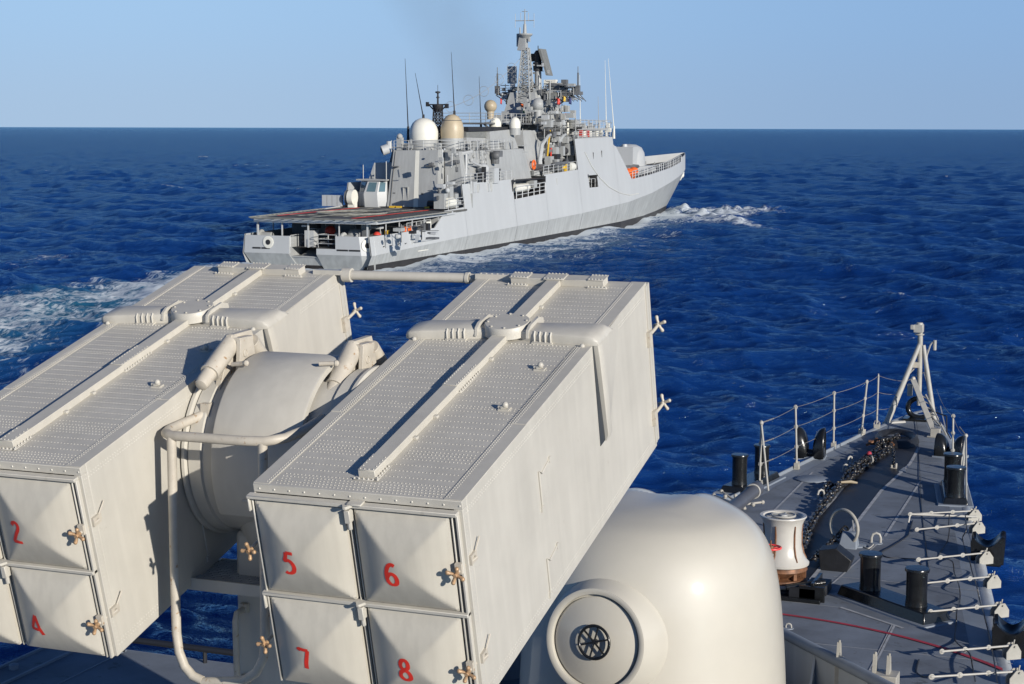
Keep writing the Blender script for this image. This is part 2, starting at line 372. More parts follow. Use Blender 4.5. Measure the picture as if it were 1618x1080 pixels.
    l.new(mth('MULTIPLY',fc,mth('SUBTRACT',1,mth('MULTIPLY',mk,.8))),ms.inputs[0]); l.new(df.outputs[0],ms.inputs[1]); l.new(gl.outputs[0],ms.inputs[2]); l.new(ms.outputs[0],N['Material Output'].inputs['Surface'])
    # ripples
    def ridge(f): return mth('SUBTRACT',1,mth('MULTIPLY',mth('ABSOLUTE',mth('SUBTRACT',f,.5)),2))
    h1=ridge(noise(1.7,5,.6,(1,1.2,1),.6)); h2=ridge(noise(.40,5,.62,(1,1.2,1),.8)); h0=noise(6,3,.6)
    h3=ridge(noise(.085,4,.6,(1,1.7,1),.5)); h4=noise(.022,4,.6,(1,1.6,1))
    hh=mth('ADD',mth('ADD',mth('MULTIPLY',h1,.17),mth('MULTIPLY',h2,.6)),mth('ADD',mth('MULTIPLY',h3,1.3),mth('MULTIPLY',h4,2.5)))
    hh=mth('ADD',mth('ADD',hh,mth('MULTIPLY',h0,.02)),mth('MULTIPLY',mk,.15))
    bp=N.new('ShaderNodeBump'); bp.inputs['Strength'].default_value=1; bp.inputs['Distance'].default_value=1.0; l.new(hh,bp.inputs['Height']); [l.new(bp.outputs[0],q.inputs['Normal']) for q in (gl,fr_)]
build_sea()

# ================================================================== OWN SHIP: hull, foredeck, launcher deck
HB=[(-60,7.2),(-5,6.8),(5,6.3),(14,5.6),(20,4.9),(23.5,4.45),(25.3,4.2),(28.5,3.65),(31,3.25),(33,2.95),(35,2.6),(37,2.28),(39,2.0),(41,1.65),(43,1.25),(45,.72),(46.2,.3)]
def hb(y): return interp(y,HB)
def dz(y): return 5.66+.25*max(0,(y-38)/8)**2
def D(x,y,h=0):     # pixel -> point on the foredeck
    z=5.66
    for _ in range(6):
        p=zpl(x,y,z+h); z=dz(p.y)
    return p
own=empty('own_warship',(0,0,0),'grey warship foredeck with blue grey non-skid plating under the launcher and gun','warship')
mb=MB(); ys=[-60,-20,-5,5,14,20,23.5,25.3,28.5,31,33,35,37,39,41,43,45,46.2,46.5]
def hullring(y):
    b=hb(y) if y<46.4 else .1; z=dz(y)
    L=[(b-.20,z+.002),(b-.10,z+.03),(b,z-.02),(b+.03,z-.12),(b,z-.3),(b*.9,z-1.6),(b*.72,z-3.6),(b*.55,z-5.9),(b*.4,-2)]
    return [(x,y+ (min(0,-(z-zz)*.55) if y>38 else 0)*max(0,min(1,(y-30)/16)),zz) for x,zz in L]
rings=[hullring(y) for y in ys]
for s in (1,-1):
    vs=[(s*x,y,z) for g in rings for x,y,z in g]; n=len(rings[0])
    fs=[(i*n+k,(i+1)*n+k,(i+1)*n+k+1,i*n+k+1) for i in range(len(rings)-1) for k in range(n-1)]
    if s<0: fs=[q[::-1] for q in fs]
    mb.add(vs,fs)
mb.build('hull','ownhull',own,ang=60)
# deck sheet, with the pale margin outside the non-skid
def strip(f0,f1,y0,y1,n,dzz=0,thick=None):
    m=MB(); m.grid(lambda u,v:(f0(y0+(y1-y0)*u)*(1-v)+f1(y0+(y1-y0)*u)*v,y0+(y1-y0)*u,dz(y0+(y1-y0)*u)+dzz),n,3); return m
strip(lambda y:-hb(y)+.16,lambda y:hb(y)-.16,-60,46.1,220).build('deck_margin','margin',own)
strip(lambda y:-max(.05,hb(y)-.50-(.10 if y<36 else 0)),lambda y:max(.05,hb(y)-.46-(.1 if y<30 else 0)),-60,44.9,200,.004).build('deck_plating','nonskid',own)
# raised chain way: dark painted strip down the middle
def poly_on_deck(pts,h=.008,m=None):
    m=m or MB(); n=len(pts); m.add([(p[0],p[1],dz(p[1])+h) for p in pts],[tuple(range(n))]); return m
way=[(.42,27.6),(.42,32),(.36,37.0),(.50,40.2),(.44,42.0),(.2,42.9),(-.25,42.8),(-.5,41.8),(-.42,40),(-.36,36),(-.3,32),(-.42,27.6)]
poly_on_deck(way,.010).build('chain_way','blackmat',own)
for (a,b) in (((.47,27.6),(.47,32)),((.47,32),(.41,37)),((.41,37),(.56,40.2)),((-.40,36),(-.35,32)),((-.35,32),(-.47,28.6)),((.56,40.2),(.50,42.1))):
    d=Vector((b[0]-a[0],b[1]-a[1],0)).normalized(); q=Vector((-d.y,d.x,0))*.035
    n=6; bm_=MB()
    for i in range(n):
        p=Vector(a+(0,)).lerp(Vector(b+(0,)),i/n); r_=Vector(a+(0,)).lerp(Vector(b+(0,)),(i+1)/n)
        bm_.add([(p+q)+Vector((0,0,dz(p.y)+.014)),(p-q)+Vector((0,0,dz(p.y)+.014)),(r_-q)+Vector((0,0,dz(r_.y)+.014)),(r_+q)+Vector((0,0,dz(r_.y)+.014))],[(0,1,2,3)])
    bm_.build('way_edging','seam',own)
# weld seams: transverse and longitudinal
def line(a,b,w=.022,h=.0075):
    m=MB()
    a=Vector((a[0],a[1],0)); b=Vector((b[0],b[1],0)); L=(b-a).length; n=max(1,int(L/.6)); d=(b-a).normalized(); q=Vector((-d.y,d.x,0))*w/2
    for i in range(n):
        p=a.lerp(b,i/n); r_=a.lerp(b,(i+1)/n); z0=Vector((0,0,dz(p.y)+h)); z1=Vector((0,0,dz(r_.y)+h))
        m.add([p+q+z0,p-q+z0,r_-q+z1,r_+q+z1],[(0,1,2,3)])
    m.build('weld_seam','seam',own)
for (x0,y0),(x1,y1) in [((1317,911),(1400,918)),((1393,918),(1560,935)),((1400,852),(1531,863)),((1396,749),(1483,757)),((1231,949),(1328,960)),((1287,1017),(1600,1049)),((1300,722),(1400,730)),((1415,693),(1490,699)),((1290,740),(1330,744)),((1420,727),(1500,733)),((1350,690),(1385,693))]:
    line(D(x0,y0),D(x1,y1))
for (x0,y0),(x1,y1),w_ in [((1455,760),(1398,848),.05),((1284,746),(1222,808),.05),((1413,988),(1378,1058),.045),((1410,988),(1374,1060),.03),((1486,640+1),(1500,700),.03)]:
    line(D(x0,y0),D(x1,y1),w_,.011)
line(D(1328,960),D(1427,993),.06,.012); line(D(1395,852),D(1290,945),.035,.012); line(D(1290,945),D(1233,943),.05,.012)
# red safety arc round the gun
ra=MB(); vs=[]; fs=[]; N=60
for i in range(N+1):
    t=R_(38)+R_(104)*i/N
    for r_ in (5.82,5.90):
        x=r_*math.cos(t); y=20.9+r_*math.sin(t); vs.append((x,y,dz(y)+.017))
for i in range(N): fs.append((2*i,2*i+1,2*i+3,2*i+2))
ra.add(vs,fs).build('safety_arc','redline',own)
# bulwark toe plate to port
tp=MB()
for i in range(30):
    y0=34+i*.3; y1=y0+.3
    tp.hexa([(-hb(y0)+.14,y0,dz(y0)),(-hb(y0)+.17,y0,dz(y0)),(-hb(y1)+.17,y1,dz(y1)),(-hb(y1)+.14,y1,dz(y1))],[(-hb(y0)+.14,y0,dz(y0)+.07),(-hb(y0)+.17,y0,dz(y0)+.07),(-hb(y1)+.17,y1,dz(y1)+.07),(-hb(y1)+.14,y1,dz(y1)+.07)])
tp.build('toe_plate','margin',own)
# launcher deck (one level up) with coaming, front rail
ZL=8.0
ld=MB(); ld.box(-4.9,4.4,-6,14.9,5.7,ZL); o=ld.build('launcher_deckhouse','ownhull',own)
ld=MB(); ld.grid(lambda u,v:(-4.88+9.26*v,-6+20.88*u,ZL+.005),4,4); ld.build('launcher_deck_plating','nonskid',own)
ld=MB()
for x in (-4.86,-4.50): ld.box(x,x+.03,-6,14.85,ZL+.005,ZL+.03)
ld.box(-4.0,-3.985,-6,14.85,ZL+.005,ZL+.012)
for x,y in ((-4.7,13.9),(-4.7,12.2)): ld.lathe([(.05,0),(.05,.05),(.001,.07)],8,Matrix.Translation((x,y,ZL+.005)))
ld.build('deck_coaming','margin',own)
fr=MB(); fr.tube([(-4.2,14.8,ZL+.15),(4.3,14.8,ZL+.15)],.035,8)
for i in range(9): fr.tube([(-4.0+i,14.8,ZL),(-4.0+i,14.8,ZL+.15)],.022,6)
fr.build('deck_edge_rail','cable',own)  # rail given the dark cable colour to stand in for shade
# breakwater on the foredeck, vee shaped, with rounded top
bw=MB(); bt=MB(); br=MB()
for s in (1,-1):
    P=[zpl(1200,981,6.4),zpl(1325,1045,6.4),zpl(1375,1074,6.4)]
    a=Vector((s*0.0,P[1].y+(P[1].x-0)*(P[0].y-P[1].y)/(P[1].x-P[0].x) if False else P[0].y+ (P[0].x)*(P[0].y-P[1].y)/(P[1].x-P[0].x),6.4)); d=(Vector(P[1])-Vector(P[0])).normalized()
    e=a+Vector((s*d.x,d.y,0))*6.4
    bt.tube([a,e],.075,12)
    bw.prism([(a.x,a.y+.02,5.66),(e.x,e.y+.02,5.66),(e.x,e.y+.02,6.40),(a.x,a.y+.02,6.40)],(0,-.03,0))
    for k in range(1,5):
        q=a+(e-a)*k/5.0
        br.prism([(q.x,q.y,5.66),(q.x,q.y-.55,5.66),(q.x,q.y,6.35)],(.03,0,0))
bwo=empty('breakwater',(0,24,5.66),'blue grey breakwater with rounded tube top slanting across the deck behind the gun','breakwater')
for m_,n_,mm in ((bw,'plate','ownhull'),(bt,'top_tube','margin'),(br,'bracket','ownhull')):
    m_.v=[(x,y-24,z-5.66) for x,y,z in m_.v]; m_.build(n_,mm,bwo)

# ================================================================== MISSILE LAUNCHER
EL=R_(14.97); BW_=1.4664; BL=4.0; BH=1.47
TLW=Vector((.663,9.493,11.217)); LB=Vector((0,11.5,ZL+.005))
lau=empty('missile_launcher',LB,'beige eight cell box missile launcher with red numbered doors on its pedestal','missile launcher')
def rivets(m,pts,r=.0062,h=.0035,normal='z'):
    for (x,y,z) in pts:
        base=[];top=[]
        for k in range(6):
            c,s=math.cos(k*math.pi/3),math.sin(k*math.pi/3)
            if normal=='z': base.append((x+r*c,y+r*s,z)); top.append((x+r*.5*c,y+r*.5*s,z+h))
            elif normal=='y': base.append((x+r*c,y,z+r*s)); top.append((x+r*.5*c,y-h,z+r*.5*s))
            elif normal=='x': base.append((x,y+r*c,z+r*s)); top.append((x+h,y+r*.5*c,z+r*.5*s))
            elif normal=='-x': base.append((x,y+r*c,z+r*s)); top.append((x-h,y+r*.5*c,z+r*.5*s))
        m.add(base+top,[(k,(k+1)%6,6+(k+1)%6,6+k) for k in range(6)]+[(6,7,8,9,10,11)])
def pillow(u,v,D_=.118):
    c=lambda t:1-abs(t)**1.85
    return D_*min(c(u),c(v))
ROWS=((-.105,-.765),(-.812,-1.462)); COLS=((.012,.656),(.727,1.378))
def digit_strokes(d):
    if d=='2': return [[(-.42,.62),(-.30,.85),(.0,.98),(.28,.86),(.38,.6),(.28,.3),(-.05,-.15),(-.32,-.6),(-.5,-.92),(-.1,-.9),(.52,-.93)]]
    if d=='4': return [[(.05,.98),(-.25,.4),(-.55,-.28),(-.5,-.42),(.0,-.42),(.58,-.42)],[(.05,.98),(.22,.3),(.4,-.3),(.55,-1.0)]]
    if d=='5': return [[(.48,.96),(-.2,.96)],[(-.2,.96),(-.3,.5),(-.4,.22),(0,.28),(.35,.05),(.45,-.35),(.3,-.75),(.0,-.95),(-.28,-.95),(-.45,-.82)]]
    if d=='6': return [[(.42,.86),(.15,.97),(-.2,.75),(-.42,.2),(-.42,-.35),(-.22,-.85),(.1,-.97),(.4,-.78),(.48,-.35),(.35,.0),(.08,.12),(-.2,.02),(-.38,-.25)]]
    if d=='7': return [[(-.5,.78),(-.38,.95),(.0,.93),(.55,.93)],[(.5,.93),(.35,.3),(.15,-.4),(.02,-1.0)]]
    if d=='8': return [[(.0,.04),(-.32,.25),(-.36,.62),(-.15,.92),(.15,.95),(.36,.7),(.34,.3),(.0,.04),(-.36,-.2),(-.45,-.55),(-.25,-.9),(.08,-1.0),(.42,-.8),(.46,-.45),(.3,-.12),(.0,.04)]]
def make_digit(d,cx,cz,bevel_box,parent,h=.080,w_=.027):
    (x0,x1),(z1,z0)=bevel_box; cxx=(x0+x1)/2; czz=(z0+z1)/2; hx=(x1-x0)/2; hz=(z1-z0)/2
    m=MB()
    for st in digit_strokes(d):
        P=[Vector((p[0]*h*.95,p[1]*h)) for p in st]
        # catmull-rom
        Q=[]
        for i in range(len(P)-1):
            a=P[max(0,i-1)];b=P[i];c=P[i+1];e=P[min(len(P)-1,i+2)]
            for k in range(6):
                t=k/6; Q.append(.5*((2*b)+(c-a)*t+(2*a-5*b+4*c-e)*t*t+(3*b-a-3*c+e)*t**3))
        Q.append(P[-1])
        vs=[]
        for i,q in enumerate(Q):
            dd=(Q[min(i+1,len(Q)-1)]-Q[max(i-1,0)]); dd=dd.normalized() if dd.length>0 else Vector((1,0)); nn=Vector((-dd.y,dd.x))
            ww=w_*(.85+.25*abs(nn.x))/2
            for s in (-1,-.33,.33,1):
                p=q+nn*ww*s; X=cx+p.x; Z=cz+p.y
                u=(X-cxx)/hx; v=(Z-czz)/hz
                vs.append((X,-.026-pillow(u,v)-.0022,Z))
        n=4
        m.add(vs,[(i*n+k,(i+1)*n+k,(i+1)*n+k+1,i*n+k+1) for i in range(len(Q)-1) for k in range(3)])
    return m.build('red_number','red',parent,ang=80)
def cross_knob(m,c,ax,r=.053,rot=.6,t=.015):
    c=Vector(c); ax=Vector(ax).normalized(); u=ax.orthogonal().normalized(); v=ax.cross(u)
    for k in range(4):
        a=rot+k*math.pi/2; d=u*math.cos(a)+v*math.sin(a)
        m.tube([c,c+d*r*.55+ax*.004,c+d*r+ax*.012],[t*.8,t*.75,t],8)
        m.sphere(c+d*r+ax*.012,t,8,m=5)
    m.tube([c-ax*.03,c+ax*.02],[t*1.0,t*.9],8)
def make_box():
    m=MB()
    # shell: back part plus front frame
    m.box(0,BW_,.07,BL,-BH,0)
    m.box(0,BW_,0,.07,-.060,0); m.box(BW_-.062,BW_,0,.07,-BH,-.060); m.box(0,.008,0,.07,-BH,-.06); m.box(.008,BW_-.062,0,.07,-BH,-BH+.012)
    shell=m.build('shell','beige',None,bevel=.006)
    d=MB()
    # side flanges
    d.box(.0,.112,.012,BL-.005,0,.004); d.box(BW_-.125,BW_,.012,BL-.005,0,.004)
    d.box(.0,.095,1.15,2.55,.004,.008); d.box(BW_-.108,BW_,1.15,2.55,.004,.008)
    pts=[]
    y=.04
    while y<BL-.05:
        if not 2.55<y<2.85:
            for x in (.088,.107): pts.append((x,y,.004 if not 1.15<y<2.55 else .008))
            for x in (BW_-.118,BW_-.099): pts.append((x,y,.004 if not 1.15<y<2.55 else .008))
            if 1.15<y<2.55:
                pts.append((.069,y,.008)); pts.append((BW_-.08,y,.008))
        y+=.026
    rows=[.035,.07,.105,.14,.175]
    r0=.255
    while r0<3.9: rows.append(r0); r0+=.0875
    rows+= [.56,.60,.64,1.34+.02,1.95,2.5]
    rr=random.Random(3)
    for y in rows:
        if 2.5<y<2.87: continue
        x=.14+rr.uniform(0,.012); gap=rr.uniform(.2,1.1) if rr.random()<.25 else None
        while x<BW_-.14:
            if not(.63<x<.82 and y>.15) and not (gap and gap<x<gap+.09): pts.append((x+(.013 if y<.2 and round(y/.035)%2 else 0),y,0))
            x+=.0275
    rivets(d,pts)
    # side rivets (faint) and underside edge
    sp=[]
    y=.05
    while y<3.95:
        for z in (-.075,-.10,-BH+.07,-BH+.10): sp.append((BW_,y,z))
        y+=.03
    rivets(d,sp,.0055,.0022,'x')
    rivets(d,[(-0.0,p[1],p[2]) for p in sp[::2]],.0055,.0022,'-x')
    rivets(d,[(BW_,.03,-.1-k*.03) for k in range(45)],.005,.002,'x')
    rivets(d,[(.045+k*.108,0,-.032) for k in range(14)],.0085,.005,'y')
    d.build('riveted_skin','beige',shell)
    # front ledges and dividers
    f=MB()
    for z in (-.075,-.785): f.box(-.03,1.442,-.055,.0,z-.012,z+.012)
    f.box(-.03,-.018,-.05,.02,-.18,-.087); f.box(-.03,-.018,-.05,.02,-.9,-.797)
    f.box(1.392,1.403,-.03,.06,-BH,-.087); f.box(1.425,1.442,-.035,.0,-BH,-.087)
    f.box(-.012,-.0,-.03,.06,-BH,-.087)
    f.box(.672,.682,-.012,.07,-BH,-.09); f.box(.702,.712,-.012,.07,-BH,-.09)
    for z in (-.10,-.80):
        f.box(.675,.712,-.075,-.0,z-.09,z); f.prism([(.66,-.056,z+.04),(.735,-.056,z+.04),(.705,-.10,z+.04),(.685,-.10,z+.04)],(0,0,-.02))
        f.tube([(.695,-.05,z-.14),(.695,-.05,z-.02)],.017,8)
    f.box(.70,.80,-.07,-.005,-.063,-.05)
    f.build('door_frame','beige',shell,bevel=.003,seg=1)
    g=MB(); g.box(.008,BW_-.064,.055,.0695,-BH+.013,-.061); g.build('gap_shade_sheet','darkgap',shell)  # dark sheet behind the doors paints the shade in their gaps
    for zz in ROWS:
        for xx in COLS:
            q=MB(); x0,x1=xx; z1,z0=zz; cx=(x0+x1)/2; cz=(z0+z1)/2; hx=(x1-x0)/2; hz=(z1-z0)/2
            q.grid(lambda u,v:(cx+hx*(2*u-1),-.026-pillow(2*u-1,2*v-1),cz+hz*(2*v-1)),36,36)
            q.box(x0,x1,-.0255,.05,z0,z1)
            q.build('cell_door','door',shell,ang=22)
    # locking knobs on bronze screws, right pair; left pair; rear pair
    for z in (-.46,-1.17):
        k=MB(); cross_knob(k,(1.418,-.105,z),(0,-1,0),rot=.45); k.build('locking_knob','bronze',shell,ang=60)
        k=MB(); k.tube([(1.418,-.08,z),(1.43,-.0,z+.01),(1.475,.03,z+.03),(1.50,.06,z+.05)],.011,8); k.box(BW_,BW_+.018,.01,.10,z+.01,z+.075); k.tube([(1.478,.06,z+.05),(1.485,.16,z+.14)],.006,6)
        k.box(1.395,1.44,-.06,-.03,z-.02,z+.05); k.box(BW_,BW_+.008,.09,.12,z+.02,z+.06)
        k.build('knob_bracket','worn',shell,ang=40)
        k=MB(); cross_knob(k,(-.095,-.02,z-.03),(-.2,-1,0),rot=.9); k.build('locking_knob','bronze',shell,ang=60)
        k=MB(); k.tube([(-.095,0,z-.03),(-.09,.08,z-.02),(-.0,.1,z)],.012,8); k.box(-.03,0,.04,.10,z-.04,z+.03); k.build('knob_bracket','worn',shell)
        k=MB(); cross_knob(k,(BW_+.045,BL+.12,z+.05),(.4,1,0),rot=.3,r=.06,t=.016); k.tube([(BW_+.0,BL-.05,z),(BW_+.03,BL+.04,z+.03),(BW_+.045,BL+.12,z+.05)],.014,8)
        k.box(BW_,BW_+.03,BL-.09,BL-.02,z-.08,z+.05); k.build('locking_knob','worn',shell,ang=60)
    # rear door lip
    k=MB(); k.box(BW_-.05,BW_+.010,BL+.002,BL+.045,-BH+.05,-.015); k.box(0,BW_-.05,BL+.002,BL+.045,-BH+.05,-.03); k.box(BW_,BW_+.008,BL-.05,BL,-BH+.04,-.02)
    k.build('rear_door_lip','beige',shell)
    # top spine with riveted cover plates and the tee at the rear
    k=MB(); h=.055; x0,x1=.668,.785
    k.box(x0,x1,.20,2.62,.0,h); k.box(x0,x1,2.85,3.95,0,h)
    k.box(x0-.028,x1+.03,.165,.185,0,.006); k.box(x0-.028,x0,.165,.42,0,.006); k.box(x1,x1+.03,.165,.42,0,.006)
    k.box(x0-.002,x1+.002,.198,.44,h,h+.005); k.box(x0-.002,x1+.002,1.60,1.99,h,h+.005)
    k.box(x0-.002,x1+.026,1.60,1.99,.0,.006)
    for y in (.8,1.15,2.2,3.3): k.box(x1,x1+.03,y,y+.035,0,.02)
    p=[(x,y,h+.005) for y in [.215+.045*i for i in range(5)] for x in (x0+.012,x1-.012)]+[(x0+.012+i*.031,.212,h+.005) for i in range(4)]
    p+=[(x,1.615+.036*i,h+.005) for i in range(11) for x in (x0+.012,x1-.012)]
    rivets(k,p,.0075,.006)
    rivets(k,[(x0-.02+i*.033,.175,.006) for i in range(6)]+[(x1+.016,.2+.035*i,.006) for i in range(6)]+[(x1+.014,1.615+.036*i,.006) for i in range(11)],.009,.012)
    # tee bar
    k.box(.345,x0,3.835,3.955,.0,h+.004); k.box(x1,1.155,3.835,3.955,.0,h+.004); k.box(x0-.03,x1+.03,3.82,3.96,h,h+.012)
    k.box(.335,.50,3.828,3.962,h+.004,h+.012); k.box(1.02,1.165,3.828,3.962,h+.004,h+.012)
    k.box(.32,.50,3.80,3.83,0,.01); k.box(1.02,1.19,3.80,3.83,0,.01)
    rivets(k,[(.35+i*.028,y,h+.012) for i in range(6) for y in (3.845,3.945)]+[(1.03+i*.028,y,h+.012) for i in range(5) for y in (3.845,3.945)]+[(x0-.02+i*.03,y,h+.012) for i in range(6) for y in (3.83,3.95)],.009,.008)
    rivets(k,[(.33+i*.03,3.813,.01) for i in range(6)]+[(1.03+i*.03,3.813,.01) for i in range(6)],.009,.012)
    k.build('spine_beam','beige',shell,bevel=.003,seg=1)
    # yoke over the box
    k=MB()
    cs=[(-.05,2.57,2.78,.03),(-.035,2.55,2.80,.055),(.0,2.535,2.83,.07),(.10,2.55,2.86,.078),(.35,2.59,2.88,.08),(.52,2.615,2.89,.08),(.60,2.655,2.90,.065),(.85,2.655,2.90,.065),(.94,2.62,2.90,.08),(1.15,2.60,2.91,.08),(1.40,2.585,2.94,.078),(1.47,2.59,2.96,.065),(1.50,2.60,2.96,.04),(1.512,2.61,2.96,.0)]
    prof=lambda y0,y1,h:[(y0,0.001),(y0-.002,h*.6),(y0+.006,h*.90),(y0+.02,h),(y1-.09,h),(y1-.03,h*.6),(y1,.001)]
    vs=[];n=7
    for x,y0,y1,h_ in cs:
        for (y,z) in prof(y0,y1,h_): vs.append((x,y,z))
    fs=[(i*n+j,i*n+j+1,(i+1)*n+j+1,(i+1)*n+j) for i in range(len(cs)-1) for j in range(n-1)]+[tuple(range(n)),tuple((len(cs)-1)*n+j for j in range(n))[::-1]]
    k.add(vs,[q[::-1] for q in fs])
    # strap down the side
    st=[(-.0,2.60,3.25,.046),(-.10,2.615,3.20,.05),(-.4,2.655,3.05,.045),(-.78,2.70,2.83,.038),(-.83,2.71,2.80,.012)]
    for sx,sg in ((BW_,1),(0,-1)):
        vs=[]
        for z,y0,y1,t in st:
            for (y,q) in ((y0,0),(y0,t*.8),(y0+.012,t),(y0+.085,t),(y0+.10,t*.35),(y1,.002)): vs.append((sx+sg*q,y,z))
        n=6; fs=[(i*n+j,i*n+j+1,(i+1)*n+j+1,(i+1)*n+j) for i in range(len(st)-1) for j in range(n-1)]+[tuple(range((len(st)-1)*n,len(st)*n))]
        k.add(vs,fs if sg>0 else [q[::-1] for q in fs])
    for xx in (.295,.34,.385,.43,1.0,1.045,1.09,1.135):
        y0=interp(xx,[(c[0],c[1]) for c in cs])
        k.tube([(xx,y0-.010,.004),(xx,y0-.006,.06),(xx,y0+.015,.082)],.0085,6)
    k.box(.28,.45,2.565,2.62,0,.01); k.box(.985,1.15,2.57,2.62,0,.01)
    rivets(k,[(x,2.555+ (0 if x<.7 else 0),.0) for x in [.18+.03*i for i in range(15)]+[.83+.03*i for i in range(16)]],.007,.006)
    for a in ((.04,2.52),(1.40,2.55)): k.sphere((a[0],a[1],.012),.02,8,m=5)
    # boss
    k.lathe([(.185,.02),(.180,.06),(.176,.10),(.170,.106),(.0005,.108)],48,Matrix.Translation((.735,2.745,0)))
    for i in range(8):
        a=i*math.pi/4+.2; k.lathe([(.010,0),(.010,.008),(.001,.010)],8,Matrix.Translation((.735+.150*math.cos(a),2.745+.150*math.sin(a),.107)))
    for s in (-1,1):
        c=(.735+s*.21); k.prism([(c-.012,2.60,.03),(c-.012,2.62,.09),(c-.012,2.68,.112),(c-.012,2.86,.11),(c-.012,2.95,.07),(c-.012,2.95,.03)],(.022,0,0))
    k.build('yoke','beige',shell,bevel=.004,ang=40)
    k=MB(); k.box(BW_,BW_+.004,2.585,2.70,-.82,.0); k.build('strap_gap_shade','darkgap',shell)  # thin dark strip painted as the shaded gap ahead of the strap
    # lifting sockets
    for y in (1.377,2.10):
        k=MB(); k.box(1.185,1.265,y-.03,y+.03,0,.010); k.tube([(1.205,y,.012),(1.24,y,.032)],.02,8); k.sphere((1.232,y,.035),.024,8,m=5); k.tube([(1.18,y,.016),(1.21,y,.02)],.012,6)
        k.build('lifting_eye','beige',shell,ang=50)
    # raised conduit strips on the side
    k=MB()
    for z in (-.39,-1.07):
        k=MB(); k.tube([(BW_+.004,1.50,z-.03),(BW_+.004,1.34,z-.06),(BW_+.006,1.285,z-.02),(BW_+.006,1.29,z-.30)],.0065,6)
        k.box(BW_,BW_+.012,1.27,1.31,z-.33,z-.29); k.box(BW_,BW_+.012,1.49,1.52,z-.05,z-.01)
        k.build('conduit','beige',shell)
    return shell
boxR=make_box(); boxR.name='launch_box'
tag(boxR,'launch box with red numbers 5 to 8, fully in view')
boxL=copy_tree(boxR)
tag(boxL,'launch box with red numbers 2 and 4, cut off at the left edge')
for o,x in ((boxR,TLW.x),(boxL,TLW.x-2.794)):
    o.parent=lau; o.location=Vector((x,TLW.y,TLW.z))-LB; o.rotation_euler=(EL,0,0)
for d,p,cx,cz,box in (('5',boxR,.262,-.485,(COLS[0],ROWS[0])),('6',boxR,.985,-.49,(COLS[1],ROWS[0])),('7',boxR,.262,-1.20,(COLS[0],ROWS[1])),('8',boxR,.995,-1.185,(COLS[1],ROWS[1])),
                   ('2',boxL,.93,-.475,(COLS[1],ROWS[0])),('4',boxL,.925,-1.21,(COLS[1],ROWS[1]))):
    q=make_digit(d,cx,cz,box,p); q['label']='red painted number '+d
def LM(m): m.v=[tuple(Vector(p)-LB) for p in m.v]; return m
# trunnion drum between the boxes
TC=(11.4,11.05)
AX=Matrix.Translation((0,TC[0],TC[1]))@Matrix.Rotation(math.pi/2,4,'Y')
m=MB(); m.lathe([(.60,-.62),(.66,-.60),(.66,-.50),(.64,-.49),(.64,.49),(.66,.50),(.66,.60),(.60,.62)],72,AX)
for s in (-1,1): m.lathe([(.67,-.02),(.685,-.012),(.685,.012),(.67,.02)],72,Matrix.Translation((s*.632,0,0))@AX)
LM(m).build('trunnion_drum','beige',lau,ang=30)
m=MB(); vs=[];fs=[];K=40
for i in range(K+1):
    a=R_(62)+R_(150)*i/K
    for x,r_ in ((-.36,.69),(-.36,.735),(-.345,.742),(.345,.742),(.36,.735),(.36,.69)):
        vs.append((x,TC[0]+r_*math.cos(a),TC[1]+r_*math.sin(a)))
n=6; fs=[(i*n+j,i*n+j+1,(i+1)*n+j+1,(i+1)*n+j) for i in range(K) for j in range(n-1)]+[tuple(range(n)),tuple(range(K*n,K*n+n))]
m.add(vs,[q[::-1] for q in fs]); m.box(-.30,-.26,10.68,10.72,10.98,11.05); m.tube([(-.1,10.66,10.80),(.2,10.66,10.80)],.012,6)
LM(m).build('drum_cover','beige',lau,ang=40)
# lower housing and pedestal
m=MB(); m.sphere((.0,11.45,10.55),.52,28,.8,14); LM(m).build('elevation_housing','beige',lau)
m=MB(); m.box(-.43,.62,11.1,12.0,ZL+.01,10.45); LM(m).build('pedestal_column','beige',lau,bevel=.04)
m=MB(); m.lathe([(1.15,0),(1.15,.10),(.95,.16),(.9,.35),(.75,.4)],48,Matrix.Translation((0,11.5,ZL+.005))); LM(m).build('training_ring','beige',lau)
m=MB(); m.tube([(-.34,11.1,9.86),(-.34,10.96,9.85),(-.335,10.93,9.80),(-.33,10.93,9.36),(-.33,10.96,9.31),(-.34,11.1,9.30)],.024,10); m.box(-.37,-.31,11.05,11.11,9.83,9.90); m.box(-.37,-.31,11.05,11.11,9.26,9.34)
LM(m).build('grab_handle','worn',lau)
